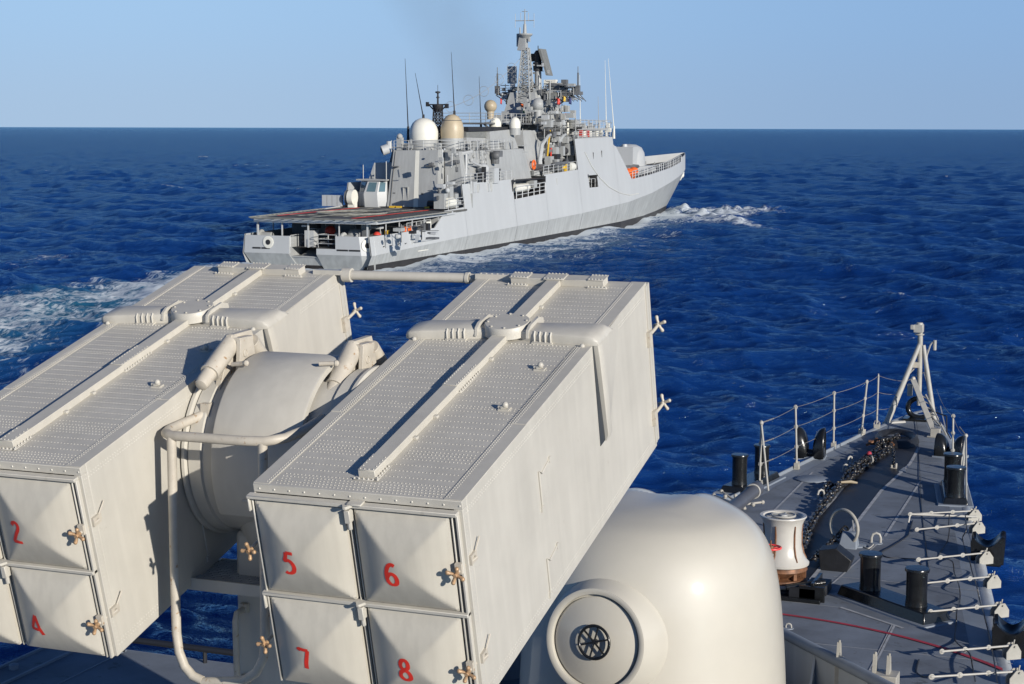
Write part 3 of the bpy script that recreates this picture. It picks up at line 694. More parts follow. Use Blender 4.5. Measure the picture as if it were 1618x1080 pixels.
# snubber pairs on brackets above the drum
def snub(cx,topy,topz,tipy,tipz,face):
    m=MB()
    T_=Vector((cx,topy,topz)); P=Vector((cx-.02,tipy,tipz)); d=(P-T_); 
    m.cyl(T_-d.normalized()*.05,T_+d*.66,.072,.072,24); m.cyl(T_+d*.66,T_+d*.69,.076,.076,24)
    m.sphere(T_-d.normalized()*.03,.05,10,m=5)
    T2=Vector((cx+.02,topy+.27,topz+.0)); d2=Vector((.02,.24,-.24))
    m.cyl(T2,T2+d2,.070,.070,24)
    m.prism([(cx-.02,topy-.02,topz+.08),(cx-.02,topy+.28,topz+.09),(cx-.02,topy+.44,topz-.24),(cx-.02,topy-.22,topz-.34)],(.05,0,0))
    m.prism([(cx+.07,topy-.02,topz+.05),(cx+.07,topy+.16,topz+.06),(cx+.07,topy+.24,topz-.24),(cx+.07,topy-.05,topz-.28)],(.035,0,0))
    m.box(cx-.04,cx+.10,topy-.02,topy+.18,topz+.03,topz+.06)
    m.box(cx-.10,cx+.16,topy-.12,topy+.30,topz-.30,topz-.24)
    m.torus((cx+.108,topy+.05,topz-.06),.028,.006,'X',14,6)
    LM(m).build('buffer_bracket','worn',lau,bevel=.006,ang=40)
    m=MB(); m.tube([T_+d*.69,T_+d*.9,T_+d*.98,P],[.058,.056,.048,.028],20); LM(m).build('buffer_plunger','worn',lau,ang=40)
snub(-.50,11.20,11.86,10.80,11.60,1)
snub(.42,11.42,11.83,11.04,11.50,1)
for a_ in (((-.40,11.06,11.735),(-.27,11.04,11.755)),((.30,11.12,11.77),(.42,11.16,11.775))):
    m=MB(); m.tube(a_,.017,8); m.sphere(a_[1],.024,8,m=5); LM(m).build('cover_clamp','worn',lau)
# tie rod across the muzzles
m=MB(); a=Vector((-.62,13.30,12.27)); b=Vector((.60,13.36,12.27)); 
a=Vector(ypl(548,434,13.32)); b=Vector(ypl(742,439,13.36))
m.cyl(a,b,.042,.042,20); m.cyl(a-Vector((.03,0,0)),a+Vector((.05,0,0)),.062,.062,16); m.cyl(b-Vector((.03,0,0)),b,.05,.05,16)
m.tube([b,b+Vector((.05,.02,.0)),b+Vector((.14,.02,.02))],[.04,.035,.03],8)
m.box(b.x+.08,b.x+.40,b.y-.07,b.y+.07,b.z-.01,b.z+.045); m.box(a.x-.30,a.x-.03,a.y-.06,a.y+.06,a.z+.0,a.z+.04)
rivets(m,[(b.x+.12+.05*i,b.y-.04,b.z+.045) for i in range(6)],.01,.008)
LM(m).build('tie_rod','beige',lau)
# guard rail
m=MB(); Yr=10.32
c=lambda x,y,Y=Yr:Vector(ypl(x,y,Y))
brk=Vector(ypl(329,652,10.9)); p0=c(263,682,10.55); p1=c(262,690,10.38)
top=[brk,Vector(ypl(290,668,10.72)),Vector(ypl(268,678,10.5)),c(262,684,10.4),c(270,688),c(300,690),c(380,696),c(418,697),c(450,692,10.40),c(480,680,10.6),c(505,664,10.85),c(525,655,11.0)]
m.tube(top,.036,12)
m.tube([c(271,690),c(273,780),c(276,900),c(279,1000),c(283,1030),c(292,1053),c(305,1068),c(320,1075)],.034,12)
m.tube([c(415,700),c(416,800),c(418,900),c(419,1010),c(416,1040),c(405,1062),c(385,1075),c(320,1077)],.034,12)
m.box(brk.x-.03,brk.x+.04,brk.y-.06,brk.y+.02,brk.z-.05,brk.z+.08)
LM(m).build('guard_rail','worn',lau,ang=50)
# platform grating
m=MB(); P=[zpl(283,911,10.12),zpl(418,922,10.12)]; x0=P[0].x; y0=P[0].y
m.box(x0,.50,y0,y0+.02,10.03,10.12); m.box(x0,.5,y0+.6,y0+.62,10.03,10.12); m.box(x0,x0+.02,y0+.02,y0+.6,10.03,10.12)
LM(m).build('platform_frame','beige',lau)
m=MB()
for i in range(13): m.box(x0+.02,.5,y0+.03+i*.045,y0+.045+i*.045,10.085,10.118)
for i in range(30): m.box(x0+.03+i*.04,x0+.036+i*.04,y0+.02,y0+.6,10.09,10.112)
LM(m).build('platform_grating','grating',lau)
m=MB(); m.prism([(x0+.24,y0+.45,10.12),(x0+.24,y0+.62,10.12),(x0+.24,y0+.60,10.36)],(.03,0,0)); m.box(x0+.26,x0+.38,y0+.5,y0+.55,10.30,10.34); LM(m).build('platform_bracket','worn',lau)

# ================================================================== GUN TURRET
GB=Vector((0,20.9,5.66))
gun=empty('gun_turret',GB,'smooth rounded beige naval gun shield with round hatch and handwheel beside the launcher','gun turret')
def _gr(z): return interp(z,[(0,1.74),(.7,1.715),(1.3,1.67),(1.7,1.61),(2.0,1.53),(2.3,1.40),(2.55,1.22),(2.75,1.0),(2.92,.72),(3.02,.48),(3.09,.25),(3.12,.001)])
# smooth profile
ctl=[(1.75,0),(1.735,.6),(1.70,1.2),(1.655,1.7),(1.60,2.08),(1.515,2.40),(1.37,2.67),(1.15,2.87),(.86,2.985),(.55,3.05),(.25,3.075),(.0005,3.08)]
prof=[]
for i in range(len(ctl)-1):
    a=ctl[max(0,i-1)];b=ctl[i];c_=ctl[i+1];e=ctl[min(len(ctl)-1,i+2)]
    for k in range(6):
        t=k/6; prof.append(tuple(.5*(2*b[j]+(c_[j]-a[j])*t+(2*a[j]-5*b[j]+4*c_[j]-e[j])*t*t+(3*b[j]-a[j]-3*c_[j]+e[j])*t**3) for j in (0,1)))
prof.append(ctl[-1])
m=MB(); m.lathe(prof,112)
vs=[]
for x,y,z in m.v:
    g=math.exp(-((x/.27)**2)); f=max(0,min(1,(z-2.4)/.6))
    z2=z+.05*math.exp(-((abs(x)-.46)/.26)**2)*f*max(0,min(1,(y+.5)/.8))-g*f*(.0 if y<.3 else .2)
    if y>0: y*=1.12
    vs.append((x,y,z2))
m.v=vs; m.build('gun_shield','gun',gun,ang=60)
m=MB(); m.lathe([(1.95,0),(1.95,.08),(1.8,.10),(1.78,.2)],64); m.build('turret_ring','ownhull',gun)
m=MB(); tip=Vector(xpl(1196,771,0)); root=Vector((0,21.9,5.66+2.05)); root.z=tip.z+0.02
m.tube([root-GB,root+(tip-root)*.35-GB,root+(tip-root)*.36-GB,root+(tip-root)*.955-GB,root+(tip-root)*.96-GB,tip-GB],[.17,.15,.115,.10,.118,.118],24); m.build('gun_barrel','barrel',gun,ang=40)
m=MB(); m.torus((root+(tip-root)*.945-GB),.112,.016,'Y',24,6); m.build('barrel_clamp','white',gun)
m=MB(); m.lathe([(.30,0),(.30,.9),(.2,1.0)],24,Matrix.Translation((0,1.2,2.05))@Matrix.Rotation(-math.pi/2,4,'X')); m.build('barrel_shroud','gun',gun)
# hatch
hx=-.22; hd=Vector((-.10,-.985,.13)).normalized()
hc=Vector(ypl(943,1013,19.10))-GB
Q=hd.to_track_quat('Z','Y').to_matrix().to_4x4()
HM=Matrix.Translation(hc)@Q
m=MB(); m.lathe([(.84,-.75),(.80,-.40),(.72,-.12),(.66,.02),(.645,.065),(.61,.075),(.575,.06),(.565,-.01)],72,HM); m.build('hatch_rim','gun',gun,ang=45)
m=MB(); m.lathe([(.545,-.05),(.545,.015),(.53,.028),(.0005,.030)],64,HM); ho=m.build('hatch_door','gun',gun,ang=45)
m=MB(); m.torus((0,0,.085),.20,.019,'Z',32,8)
m.v=[tuple(HM@Vector(p)) for p in m.v]
for k in range(6):
    a=k*math.pi/3+.3; m.tube([HM@Vector((0,0,.08)),HM@Vector((.195*math.cos(a),.195*math.sin(a),.085))],.012,6)
m.tube([HM@Vector((0,0,0)),HM@Vector((0,0,.09))],[.04,.028],12)
m.build('handwheel','black',ho,ang=50)
m=MB(); p=Vector(ypl(1005,777,21.5))-GB
m.lathe([(.10,-.15),(.12,0),(.10,.06),(.04,.085),(.001,.09)],16,Matrix.Translation((p.x,p.y,p.z-.05))); m.build('sight_cap','gun',gun)

# ================================================================== THE FRIGATE
fri=empty('frigate',FO,'pale grey frigate steaming ahead with flight deck aft, white radomes and tall lattice mast','warship',rz=FH)
def L3(b,a,c): return Vector((b,a,c))
def oncurve(px,py,bf):    # intersection of a pixel's sight line with the curved hull side b=bf(a,c)
    b=7
    for _ in range(25):
        p=FS(px,py,b); b=.5*b+.5*bf(p.y,p.z)
    return FS(px,py,b)
def E_top(a):   # upper edge of the side plating
    return interp(a,[(0,3.12),(14.8,3.2),(17.9,4.85),(22.9,5.0),(22.95,7.46),(37.6,7.6),(37.65,5.3),(48.4,5.65),(48.45,7.85),(61.4,8.2),(61.45,12.1),(77.5,12.3),(77.55,11.1),(78.6,11.0),(84.5,6.35),(95,6.75),(112,7.5),(121,8.0),(124,8.15),(124.1,8.75),(132,9.05),(139.6,9.35)])
STN=sorted(set([0,4,8,12,14.8,16.4,17.9,20,22.9,22.95,27,32,37.6,37.65,41,45,48.4,48.45,53,58,61.4,61.45,65.3,68.9,72,77.5,77.55,78.6,80,82,84.5,88,92,95,99,104,108,112,115,118,121,124,124.1,126,129,132,134,136,138,139.6]))
def rake(a,c): # stem rake: stations near the bow lean forward with height
    return a
def kn(a): return interp(a,KB) if a<139 else .12
def KCf(a): return interp(a,KC)
def WBf(a): return interp(a,WB)
WIN=(65.3,68.9)
upper=MB(); lower=MB(); boot=MB(); inner=MB()
for s in (1,-1):
    for a0,a1 in zip(STN,STN[1:]):
        def sb(a,c): return s*(side_b(a,c) if a<138.9 else .12)
        def lv(a):
            K=KCf(a); E=E_top(a)
            l=[K,K+(E-K)*.4,K+(E-K)*.75,E]
            if 60<a<78.7: l=[K,5.75,7.35,E]
            return l
        A,B_=lv(a0),lv(a1)
        if a1-a0<.06:   # vertical step
            continue
        for k in range(3):
            if s>0 and abs(a0-WIN[0])<.01 and k==1: continue
            upper.add([(sb(a0,A[k]),a0,A[k]),(sb(a1,B_[k]),a1,B_[k]),(sb(a1,B_[k+1]),a1,B_[k+1]),(sb(a0,A[k+1]),a0,A[k+1])],[(0,1,2,3) if s>0 else (3,2,1,0)])
            upper.add([(sb(a0,A[k])-s*.12,a0,A[k]),(sb(a1,B_[k])-s*.12,a1,B_[k]),(sb(a1,B_[k+1])-s*.12,a1,B_[k+1]),(sb(a0,A[k+1])-s*.12,a0,A[k+1])],[(3,2,1,0) if s>0 else (0,1,2,3)])
        upper.add([(sb(a0,A[3]),a0,A[3]),(sb(a1,B_[3]),a1,B_[3]),(sb(a1,B_[3])-s*.12,a1,B_[3]),(sb(a0,A[3])-s*.12,a0,A[3])],[(0,1,2,3) if s>0 else (3,2,1,0)])
    # lower strake down to boot topping and below; pulled to the stem forward
    def wl(a,t):   # t 0 waterline..1 knuckle
        K=KCf(a); 
        if a<=126: 
            bw_=WBf(a); ff=.65+.35*min(1,max(0,(126-a)/40))
            return (s*(bw_+(kn(a)-bw_)*(t**(1 if a<90 else .9))),a-0,K*t)
        # forward of the waterline stem: follow the raked stem line
        zst=(a-126)/13.3; zs=zst*7.0
        z=zs+(K-zs)*t
        return (s*(.03+(kn(a)-.03)*t**.8),a,max(z,-1))
    tl=[0.0,.16,.33,.5,.66,.83,1.0]
    for a0,a1 in zip(STN,STN[1:]):
        if a1-a0<.06: continue
        for t0,t1 in zip(tl,tl[1:]):
            q=[wl(a0,t0),wl(a1,t0),wl(a1,t1),wl(a0,t1)]
            (lower).add(q,[(0,1,2,3) if s>0 else (3,2,1,0)])
    for a0,a1 in zip(STN,STN[1:]):
        if a0>=126 or a1-a0<.06: continue
        a1_=min(a1,126.6)
        def bt(a,h): 
            w_=wl(min(a,126),max(0,min(1,h/KCf(a)))); o_=.02
            return (w_[0]+s*o_,a,h)
        hh=.36+.5*interp(a0,[(0,0),(60,.3),(120,1)]); h2=.36+.5*interp(a1_,[(0,0),(60,.3),(120,1)])
        boot.add([bt(a0,-1.2),bt(a1_,-1.2),bt(a1_,h2),bt(a0,hh)],[(0,1,2,3) if s>0 else (3,2,1,0)])
upper.build('upper_hull','f_hull',fri,ang=25)
# transom, with its stern notch
n0,n1=-3.95+2.1,3.2
nL,nR=-1.85,3.15
def tx(b0,b1,c0,c1,y0,y1,m):
    m.hexa([(b0,y0,c0),(b1,y0,c0),(b1,y0+.25,c0),(b0,y0+.25,c0)],[(b0,y1,c1),(b1,y1,c1),(b1,y1+.25,c1),(b0,y1+.25,c1)])
tu=MB()
tu.hexa([(-6.85,0,1.28),(nL,0,1.28),(nL,.2,1.28),(-6.85,.2,1.28)],[(-6.7,0,3.0),(nL,0,3.0),(nL,.2,3.0),(-6.7,.2,3.0)])
tu.hexa([(nR,0,1.28),(5.9,0,1.28),(5.9,.2,1.28),(nR,.2,1.28)],[(nR,0,3.1),(5.65,0,3.1),(5.65,.2,3.1),(nR,.2,3.1)])
tu.hexa([(1.1,.0,1.28),(nR,0,1.28),(nR,.2,1.28),(1.1,.2,1.28)],[(1.1,0,1.85),(nR,0,1.85),(nR,.2,1.85),(1.1,.2,1.85)])
tu.add([(5.9,0,1.28),(7.05,.9,1.28),(6.8,.9,3.1),(5.65,0,3.1)],[(0,1,2,3)]); tu.add([(-6.85,0,1.28),(-7.05,.5,1.28),(-6.8,.5,3.0),(-6.7,0,3.0)],[(3,2,1,0)])
build_each(tu,'upper_transom','f_hull',fri)
lo2=MB()
lower_parts=[(-6.85,nL-.1,-5.9,nL+.9),(1.1,5.9,1.7,5.6),(nL-.1,1.1,nL+.9,1.7)]
for i,(x0,x1,x2,x3) in enumerate(lower_parts):
    top=1.28 if i<2 else 1.0
    lower.hexa([(x2,1.1,-.8),(x3,1.1,-.8),(x3,1.5,-.8),(x2,1.5,-.8)],[(x0,0 if i<2 else .4,top),(x1,0 if i<2 else .4,top),(x1,.6,top),(x0,.6,top)])
lower.add([(5.6,1.1,-.8),(6.6,1.6,-.8),(7.05,.9,1.28),(5.9,0,1.28)],[(0,1,2,3)])
lower.build('lower_hull','f_low',fri,ang=25)
boot.add([(-5.9,1.12,-1.2),(6.5,1.12,-1.2),(6.35,.72,.16),(-6.2,.72,.16)],[(0,1,2,3)])
boot.build('boot_topping','f_boot',fri)
st=MB(); st.box(nL,1.1,.3,5,.95,1.05); st.box(nL-.05,nL+.0,.2,5,1.0,2.9); st.box(1.1,nR,.2,5,1.75,1.85); st.prism([(-1.2,1.2,1.05),(-1.2,5,1.05),(-1.2,5,2.1)],(1.9,0,0)); st.box(nR,nR+.05,.2,3,1.85,3.0)
st.build('stern_ramp','f_sup',fri)
sd=MB()
for x,w_ in ((-5.9,.9),(-4.9,.9),(3.3,1.2),(4.6,1.2)): sd.box(x,x+w_,-.03,.02,1.68,1.84)
sd.build('stern_slot_shade','f_black',fri)  # black strips on the transom painted as shade in open slots
for x,y,z,ax in ((-4.15,-.02,2.35,(0,1,0)),(6.38,.40,2.25,(.61,-.78,0)),):
    q=Vector(ax).to_track_quat('Z','Y').to_matrix().to_4x4() if x>0 else Matrix.Rotation(math.pi/2,4,'X')
    f=MB(); f.lathe([(.60,.0),(.60,.03),(.50,.06),(.22,-.0)],20,Matrix.Translation((x,y,z))@q); ff=f.build('stern_fairlead','f_white',fri)
    f=MB(); f.lathe([(.26,.05),(.001,.051)],16,Matrix.Translation((x,y,z))@q); f.build('fairlead_hole_shade','f_black',ff)  # black disc paints the dark inside of the fairlead
# side recess slots: black strips painted for the shade inside them
s2=MB()
for a in (2.6,4.2,5.8,7.4,9.0):
    s2.box(side_b(a,2.1)-.1,side_b(a,2.1)+.02,a,a+1.35,1.95,2.08)
s2.build('side_slot_shade','f_black',fri)
# quarterdeck, main decks
dk=MB()
def deckstrip(a0,a1,c,m,n=10,inset=.12):
    for i in range(n):
        u0=a0+(a1-a0)*i/n; u1=a0+(a1-a0)*(i+1)/n
        c0=c(u0) if callable(c) else c; c1=c(u1) if callable(c) else c
        b0=side_b(u0,c0)-inset; b1=side_b(u1,c1)-inset
        m.add([(-b0,u0,c0),(b0,u0,c0),(b1,u1,c1),(-b1,u1,c1)],[(0,1,2,3)])
deckstrip(.5,24,1.9,dk); deckstrip(25.1,61.5,6.45,dk); deckstrip(22.9,25.2,4.9,dk,2); deckstrip(61.5,84,6.3,dk,10); deckstrip(84,137,lambda a:interp(a,[(84,5.9),(112,6.9),(139,8.1)]),dk,24)
dk.build('weather_deck','f_deck',fri)
bk=MB(); bk.box(-7.0,7.0,16.2,16.4,1.9,4.45); bk.box(4.2,7.2,25.0,25.2,4.85,6.4); bk.box(-7.2,-5.6,24.8,25.0,4.85,6.4); build_each(bk,'after_bulkhead','f_sup',fri)
# ---- flight deck
hd_=MB(); hd_.hexa([(-5.7,0.1,4.45),(7.5,0.1,4.50),(7.35,23.2,4.62),(-7.2,23.2,4.62)],[(-5.7,.1,4.66),(7.5,.1,4.72),(7.35,23.2,4.80),(-7.2,23.2,4.80)])
fd=hd_.build('flight_deck','f_deck',fri)
q=MB(); q.box(-5.72,7.52,.02,.10,4.30,4.66); q.build('deck_edge_beam','f_hull',fd); q=MB(); q.hexa([(7.42,.1,4.3),(7.52,.1,4.3),(7.37,20,4.4),(7.27,20,4.4)],[(7.42,.1,4.68),(7.52,.1,4.68),(7.37,20,4.76),(7.27,20,4.76)]); q.build('deck_edge_beam','f_hull',fd)
mk_=MB()
for b in (-4.8,4.4): mk_.box(b,b+.35,1.0 if b>0 else 3,21,4.80,4.83)
mk_.build('red_deck_line','f_red',fd)
mk_=MB()
mk_.torus((0,10,4.835),3.6,.10,'Z',40,4); mk_.box(-.12,.12,1,22,4.80,4.834)
for b in (-2.5,2.5): mk_.box(b,b+.15,3,20,4.8,4.83)
for a in (4.5,16): mk_.box(-4.2,4.2,a,a+.2,4.80,4.832)
mk_.build('white_deck_line','f_net',fd)
nt_=MB()
for (x0,y0,x1,y1,dx,dy) in ((-5.7,.1,7.5,.1,0,-.8),(7.5,.1,7.35,17,.8,0),(-5.7,.1,-7.2,23,-.6,0)):
    N=int(Vector((x1-x0,y1-y0)).length/1.05)
    for i in range(N+1):
        t=i/N; x=x0+(x1-x0)*t; y=y0+(y1-y0)*t
        nt_.tube([(x,y,4.6),(x+dx,y+dy,4.74)],.045,4)
    nt_.tube([(x0+dx,y0+dy,4.74),(x1+dx,y1+dy,4.78)],.05,4)
    for k in range(1,5): nt_.tube([(x0+dx*k/5,y0+dy*k/5,4.66),(x1+dx*k/5,y1+dy*k/5,4.7)],.022,3)
nt_.build('safety_net','f_net',fd)
for b,a,t in ((-5.6,.5,.16),(-2.9,.5,.12),(-.05,.5,.14),(3.3,.5,.10),(6.3,.5,.14),(7.1,3.0,.09),(7.15,6.0,.09),(7.2,9,.09),(7.2,12,.09),(-6.9,6,.1),(-6.9,12,.1)):
    q=MB(); q.box(b-t/2,b+t/2,a,a+t,1.9,4.55); q.build('deck_pillar','f_hull',fri)
# things kept under the flight deck
def prt(n_,mm,fn,parent=fri,**k):
    q=MB(); r=fn(q)
    if isinstance(r,list) and len(r)>1: return build_each(q,n_,mm,parent,**k)[0]
    return q.build(n_,mm,parent,**k)
prt('mooring_winch','f_hull',lambda q:(q.cyl((3.3,1.6,2.6),(4.9,1.6,2.6),.55,.55,14),q.cyl((3.2,1.6,2.6),(3.35,1.6,2.6),.8,.8,16),q.cyl((4.85,1.6,2.6),(5.0,1.6,2.6),.8,.8,16),q.box(3.3,4.9,1.2,2.1,1.9,2.3)))
prt('covered_reel','f_sup',lambda q:(q.sphere((4.1,2.6,2.9),.95,12,.9),q.box(3.4,5.2,2.2,3.2,1.9,2.6)))
prt('mooring_winch','f_sup',lambda q:(q.cyl((-5.7,1.4,2.8),(-4.5,1.4,2.8),.45,.45,12),q.cyl((-5.75,1.4,2.8),(-5.6,1.4,2.8),.7,.7,12),q.box(-5.6,-4.6,1.1,1.7,1.9,2.4)))
prt('locker','f_hull',lambda q:q.box(-.9,.1,1.4,2.4,1.9,3.5))
prt('locker','f_sup',lambda q:[q.box(-3.2,-2.4,2.4,3.2,1.9,2.9),q.box(1.6,2.3,3.0,3.6,2.1,3.2)])
for b,a,c,mm in ((.6,4,3.3,'f_red'),(5.2,5,2.9,'f_red'),(6.2,9.7,3.2,'f_orange'),(6.4,10.6,3.2,'f_orange')):
    prt('life_buoy',mm,lambda q:q.sphere((b,a,c),.42 if mm!='f_red' or b>3 else .55,12))
prt('yellow_locker','f_yellow',lambda q:(q.box(6.3,6.9,11.8,12.6,2.0,2.7),q.box(5.6,5.9,6,6.4,2,3.4)))
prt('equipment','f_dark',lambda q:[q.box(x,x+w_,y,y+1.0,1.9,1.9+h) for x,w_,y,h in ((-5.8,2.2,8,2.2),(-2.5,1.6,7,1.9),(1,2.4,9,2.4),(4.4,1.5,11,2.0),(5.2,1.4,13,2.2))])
prt('warning_board','f_white',lambda q:q.box(6.9,6.95,13.2,14.4,3.2,3.9))
# low side rails and folding platform on the quarter
def rail(pts,h=1.05,n=3,r=.035,name='guard_rail',mm='f_hull',step=1.6,parent=fri):
    q=MB()
    for k in range(n): q.tube([(p[0],p[1],p[2]+h*(k+1)/n) for p in pts],r*.75 if k<n-1 else r,4,caps=False)
    for p0_,p1_ in zip(pts,pts[1:]):
        p0_,p1_=Vector(p0_),Vector(p1_); N=max(1,int((p1_-p0_).length/step))
        for i in range(N+1):
            p=p0_.lerp(p1_,i/N); q.tube([p,p+Vector((0,0,h))],r,4,caps=False)
    return q.build(name,mm,parent)
rail([(nL,.3,1.95),(nL,2.5,1.95),(1.1,2.5,1.95)],1.1); rail([(1.15,.3,1.9),(3.1,.3,1.9)],1.3,3); rail([(1.15,.3,1.9),(1.15,2.5,1.9)],1.3,3)
rail([(6.85,8.5,3.1),(6.8,14.5,3.2)],.9,2,step=1.2)
prt('side_platform','f_hull',lambda q:(q.box(7.05,7.5,9.4,14.0,2.05,2.15),q.box(7.1,7.15,9.4,14.0,2.9,2.95)))
# ---- hangar block
hA=23.3
def FTp(px,py,a=hA): return FT(px,py,a)
hb0=FTp(611,328); hb1=FTp(690.6,328); ht0=FTp(616.5,238); ht1=FTp(687,235.5)
q=MB(); q.hexa([(hb0.x,hA,4.8),(hb1.x,hA,4.8),(hb1.x,39,4.8),(hb0.x,39,4.8)],[(ht0.x,hA+.9,11.0),(ht1.x,hA+.9,11.1),(ht1.x,39,11.1),(ht0.x,39,11.0)])
hg=q.build('hangar','f_sup',fri)
prt('white_stripe','f_white',lambda q:q.hexa([(.95,hA-.03,4.8),(1.5,hA-.03,4.8),(1.5,hA+.1,4.8),(.95,hA+.1,4.8)],[(.85,hA+.87,11.0),(1.3,hA+.87,11.0),(1.3,hA+1,11.0),(.85,hA+1,11.0)]),hg)
prt('door','f_sup',lambda q:(q.box(-.35,-.3,hA+.10,hA+.3,5.4,7.0),q.box(.2,.25,hA+.10,hA+.3,5.4,7.0),q.box(-.35,.25,hA+.1,hA+.4,7.0,7.06)),hg)
prt('vertical_pipe','f_black',lambda q:q.tube([(-1.85,hA-.02,4.9),(-1.7,hA+.4,8),(-1.55,hA+.86,10.9)],.04,4),hg)
prt('wall_fitting','f_dark',lambda q:[q.box(x,x+w_,hA+.2,hA+.9,z,z+h) for x,w_,z,h in ((-1.7,.7,9.2,.12),(2.3,1.0,9.3,.12),(2.7,.4,9.35,.35),(-1.6,.3,6.3,.12),(1.8,.25,6.2,.25),(-1.5,.4,5.2,.3),(-1.2,.6,5.0,.3))],hg)
prt('hose_reel','f_black',lambda q:q.cyl((2.9,hA-.35,5.2),(3.7,hA-.35,5.2),.45,.45,12),hg)
prt('yellow_chock','f_yellow',lambda q:[q.box(x,x+.6,hA-.8,hA-.4,4.8,5.0) for x in (-1.6,-.8,2.6)],hg)
# starboard wing of the hangar (slanting side wall)
q=MB(); q.hexa([(hb1.x+.15,25.2,6.45),(6.1,25.2,6.45),(5.9,48,6.45),(hb1.x+.15,48,6.45)],[(ht1.x+.1,25.9,11.0),(5.25,25.9,10.9),(5.1,46.5,11.0),(ht1.x+.1,46.5,11.2)])
q.build('superstructure','f_sup',fri)
q=MB(); q.hexa([(-5.8,25.2,6.45),(hb0.x-.1,25.2,6.45),(hb0.x-.1,48,6.45),(-5.8,48,6.45)],[(-5.0,26,9.6),(ht0.x-.1,26,9.6),(ht0.x-.1,48,9.6),(-5.0,48,9.6)])
q.build('superstructure','f_sup',fri)
rail([(ht0.x,hA+1,11.0),(ht1.x,hA+1,11.1),(5.2,26,11.0),(5.1,40,11.1)],1.05)
def clutter(n,x0,x1,y0,y1,z,smax,mm,name,seed,parent=fri):
    rr=random.Random(seed)
    for i in range(n):
        x=rr.uniform(x0,x1);y=rr.uniform(y0,y1);w_=rr.uniform(.15,smax);d_=rr.uniform(.2,smax);h=rr.uniform(.2,smax*1.3); q=MB()
        if rr.random()<.3: q.cyl((x,y,z),(x,y,z+h),w_*.4,w_*.35,8); nm='vent_pipe'
        else: q.box(x-w_/2,x+w_/2,y-d_/2,y+d_/2,z,z+h); nm=name
        q.build(nm,mm,parent)
clutter(12,ht0.x,ht1.x,hA+1.2,28,11.05,.6,'f_sup','roof_gear',1); clutter(14,3.6,5.1,26.5,44,11.0,.8,'f_sup','roof_gear',2)
clutter(10,6.0,7.0,24,37,6.45,1.0,'f_hull','deck_gear',3); clutter(10,6.0,7.0,24,60,6.45,1.1,'f_sup','deck_gear',4)
prt('decoy_launcher','f_hull',lambda q:(q.cyl((-2.5,24.6,11.2),(-2.5,24.6,12.0),.35,.3,10),q.cyl((-3.2,24.2,10.95),(-2.6,24.6,11.2),.55,.55,14)))
prt('launcher_mouth','f_black',lambda q:q.cyl((-3.24,24.17,10.93),(-3.2,24.2,10.95),.3,.3,12))
prt('director','f_sup',lambda q:(q.box(-1.8,-1.2,25,25.6,11,12.4),q.sphere((-1.5,25.2,12.5),.35,8),q.box(-.2,.0,25,25.2,11,12.2)))
# flight control cabin to port of the hangar
q=MB(); z0,z1=4.8,8.0
P=[(-5.9,24),(-4.7,22.9),(-3.1,22.9),(-2.3,23.6),(-2.3,28),(-5.9,28)]
vs=[(x,y,4.7) for x,y in P]+[(x*1.0,y-.25*(y<24),6.3) for x,y in P]+[(x+.25*(x<-4)-.2*(x>-3),y+.35*(y<24),7.7) for x,y in P]
n=6; q.add(vs,[(i+6*k,(i+1)%n+6*k,(i+1)%n+6*(k+1),i+6*(k+1)) for k in (0,1) for i in range(n)]+[tuple(range(12,18))])
cab=q.build('control_cabin','f_hull',fri)
for a,b in ((0,1),(1,2),(2,3)):
    q=MB(); A,B_=Vector(vs[6+a]),Vector(vs[6+b]); C_,D_=Vector(vs[12+b]),Vector(vs[12+a]); out=(B_-A).cross(D_-A).normalized()*.03
    if out.y>0: out=-out
    f=lambda u,v:(A.lerp(B_,u)).lerp(D_.lerp(C_,u),v)+out
    q.add([f(.16,.14),f(.84,.14),f(.84,.86),f(.16,.86)],[(0,1,2,3)]); q.build('window','f_glass',cab)
prt('cabin_roof_gear','f_sup',lambda q:(q.box(-5.8,-2.2,23,28,7.7,7.85),q.tube([(-5.4,24,7.8),(-5.4,24,9.4)],.05,4),q.tube([(-4.0,24,7.8),(-4.0,24,9.6)],.05,4),q.tube([(-2.6,24,7.8),(-2.6,24,9.8)],.06,4)))
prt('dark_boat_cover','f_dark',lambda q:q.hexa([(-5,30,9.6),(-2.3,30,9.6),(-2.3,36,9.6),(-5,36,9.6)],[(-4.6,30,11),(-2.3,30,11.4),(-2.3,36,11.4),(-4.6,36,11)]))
prt('winch_reel','f_white',lambda q:(q.cyl((-5.9,21.6,5.9),(-5.3,21.6,5.9),.85,.85,20),q.box(-6.0,-5.2,21.3,22,4.8,5.6)))
prt('winch_reel_frame','f_dark',lambda q:q.cyl((-6.3,21.7,5.9),(-5.95,21.7,5.9),.8,.8,18))
prt('landing_light_box','f_hull',lambda q:[q.box(-9.2+i*.62,-9.2+i*.62+.55,21.4,21.7,4.9,6.1) for i in range(4)])
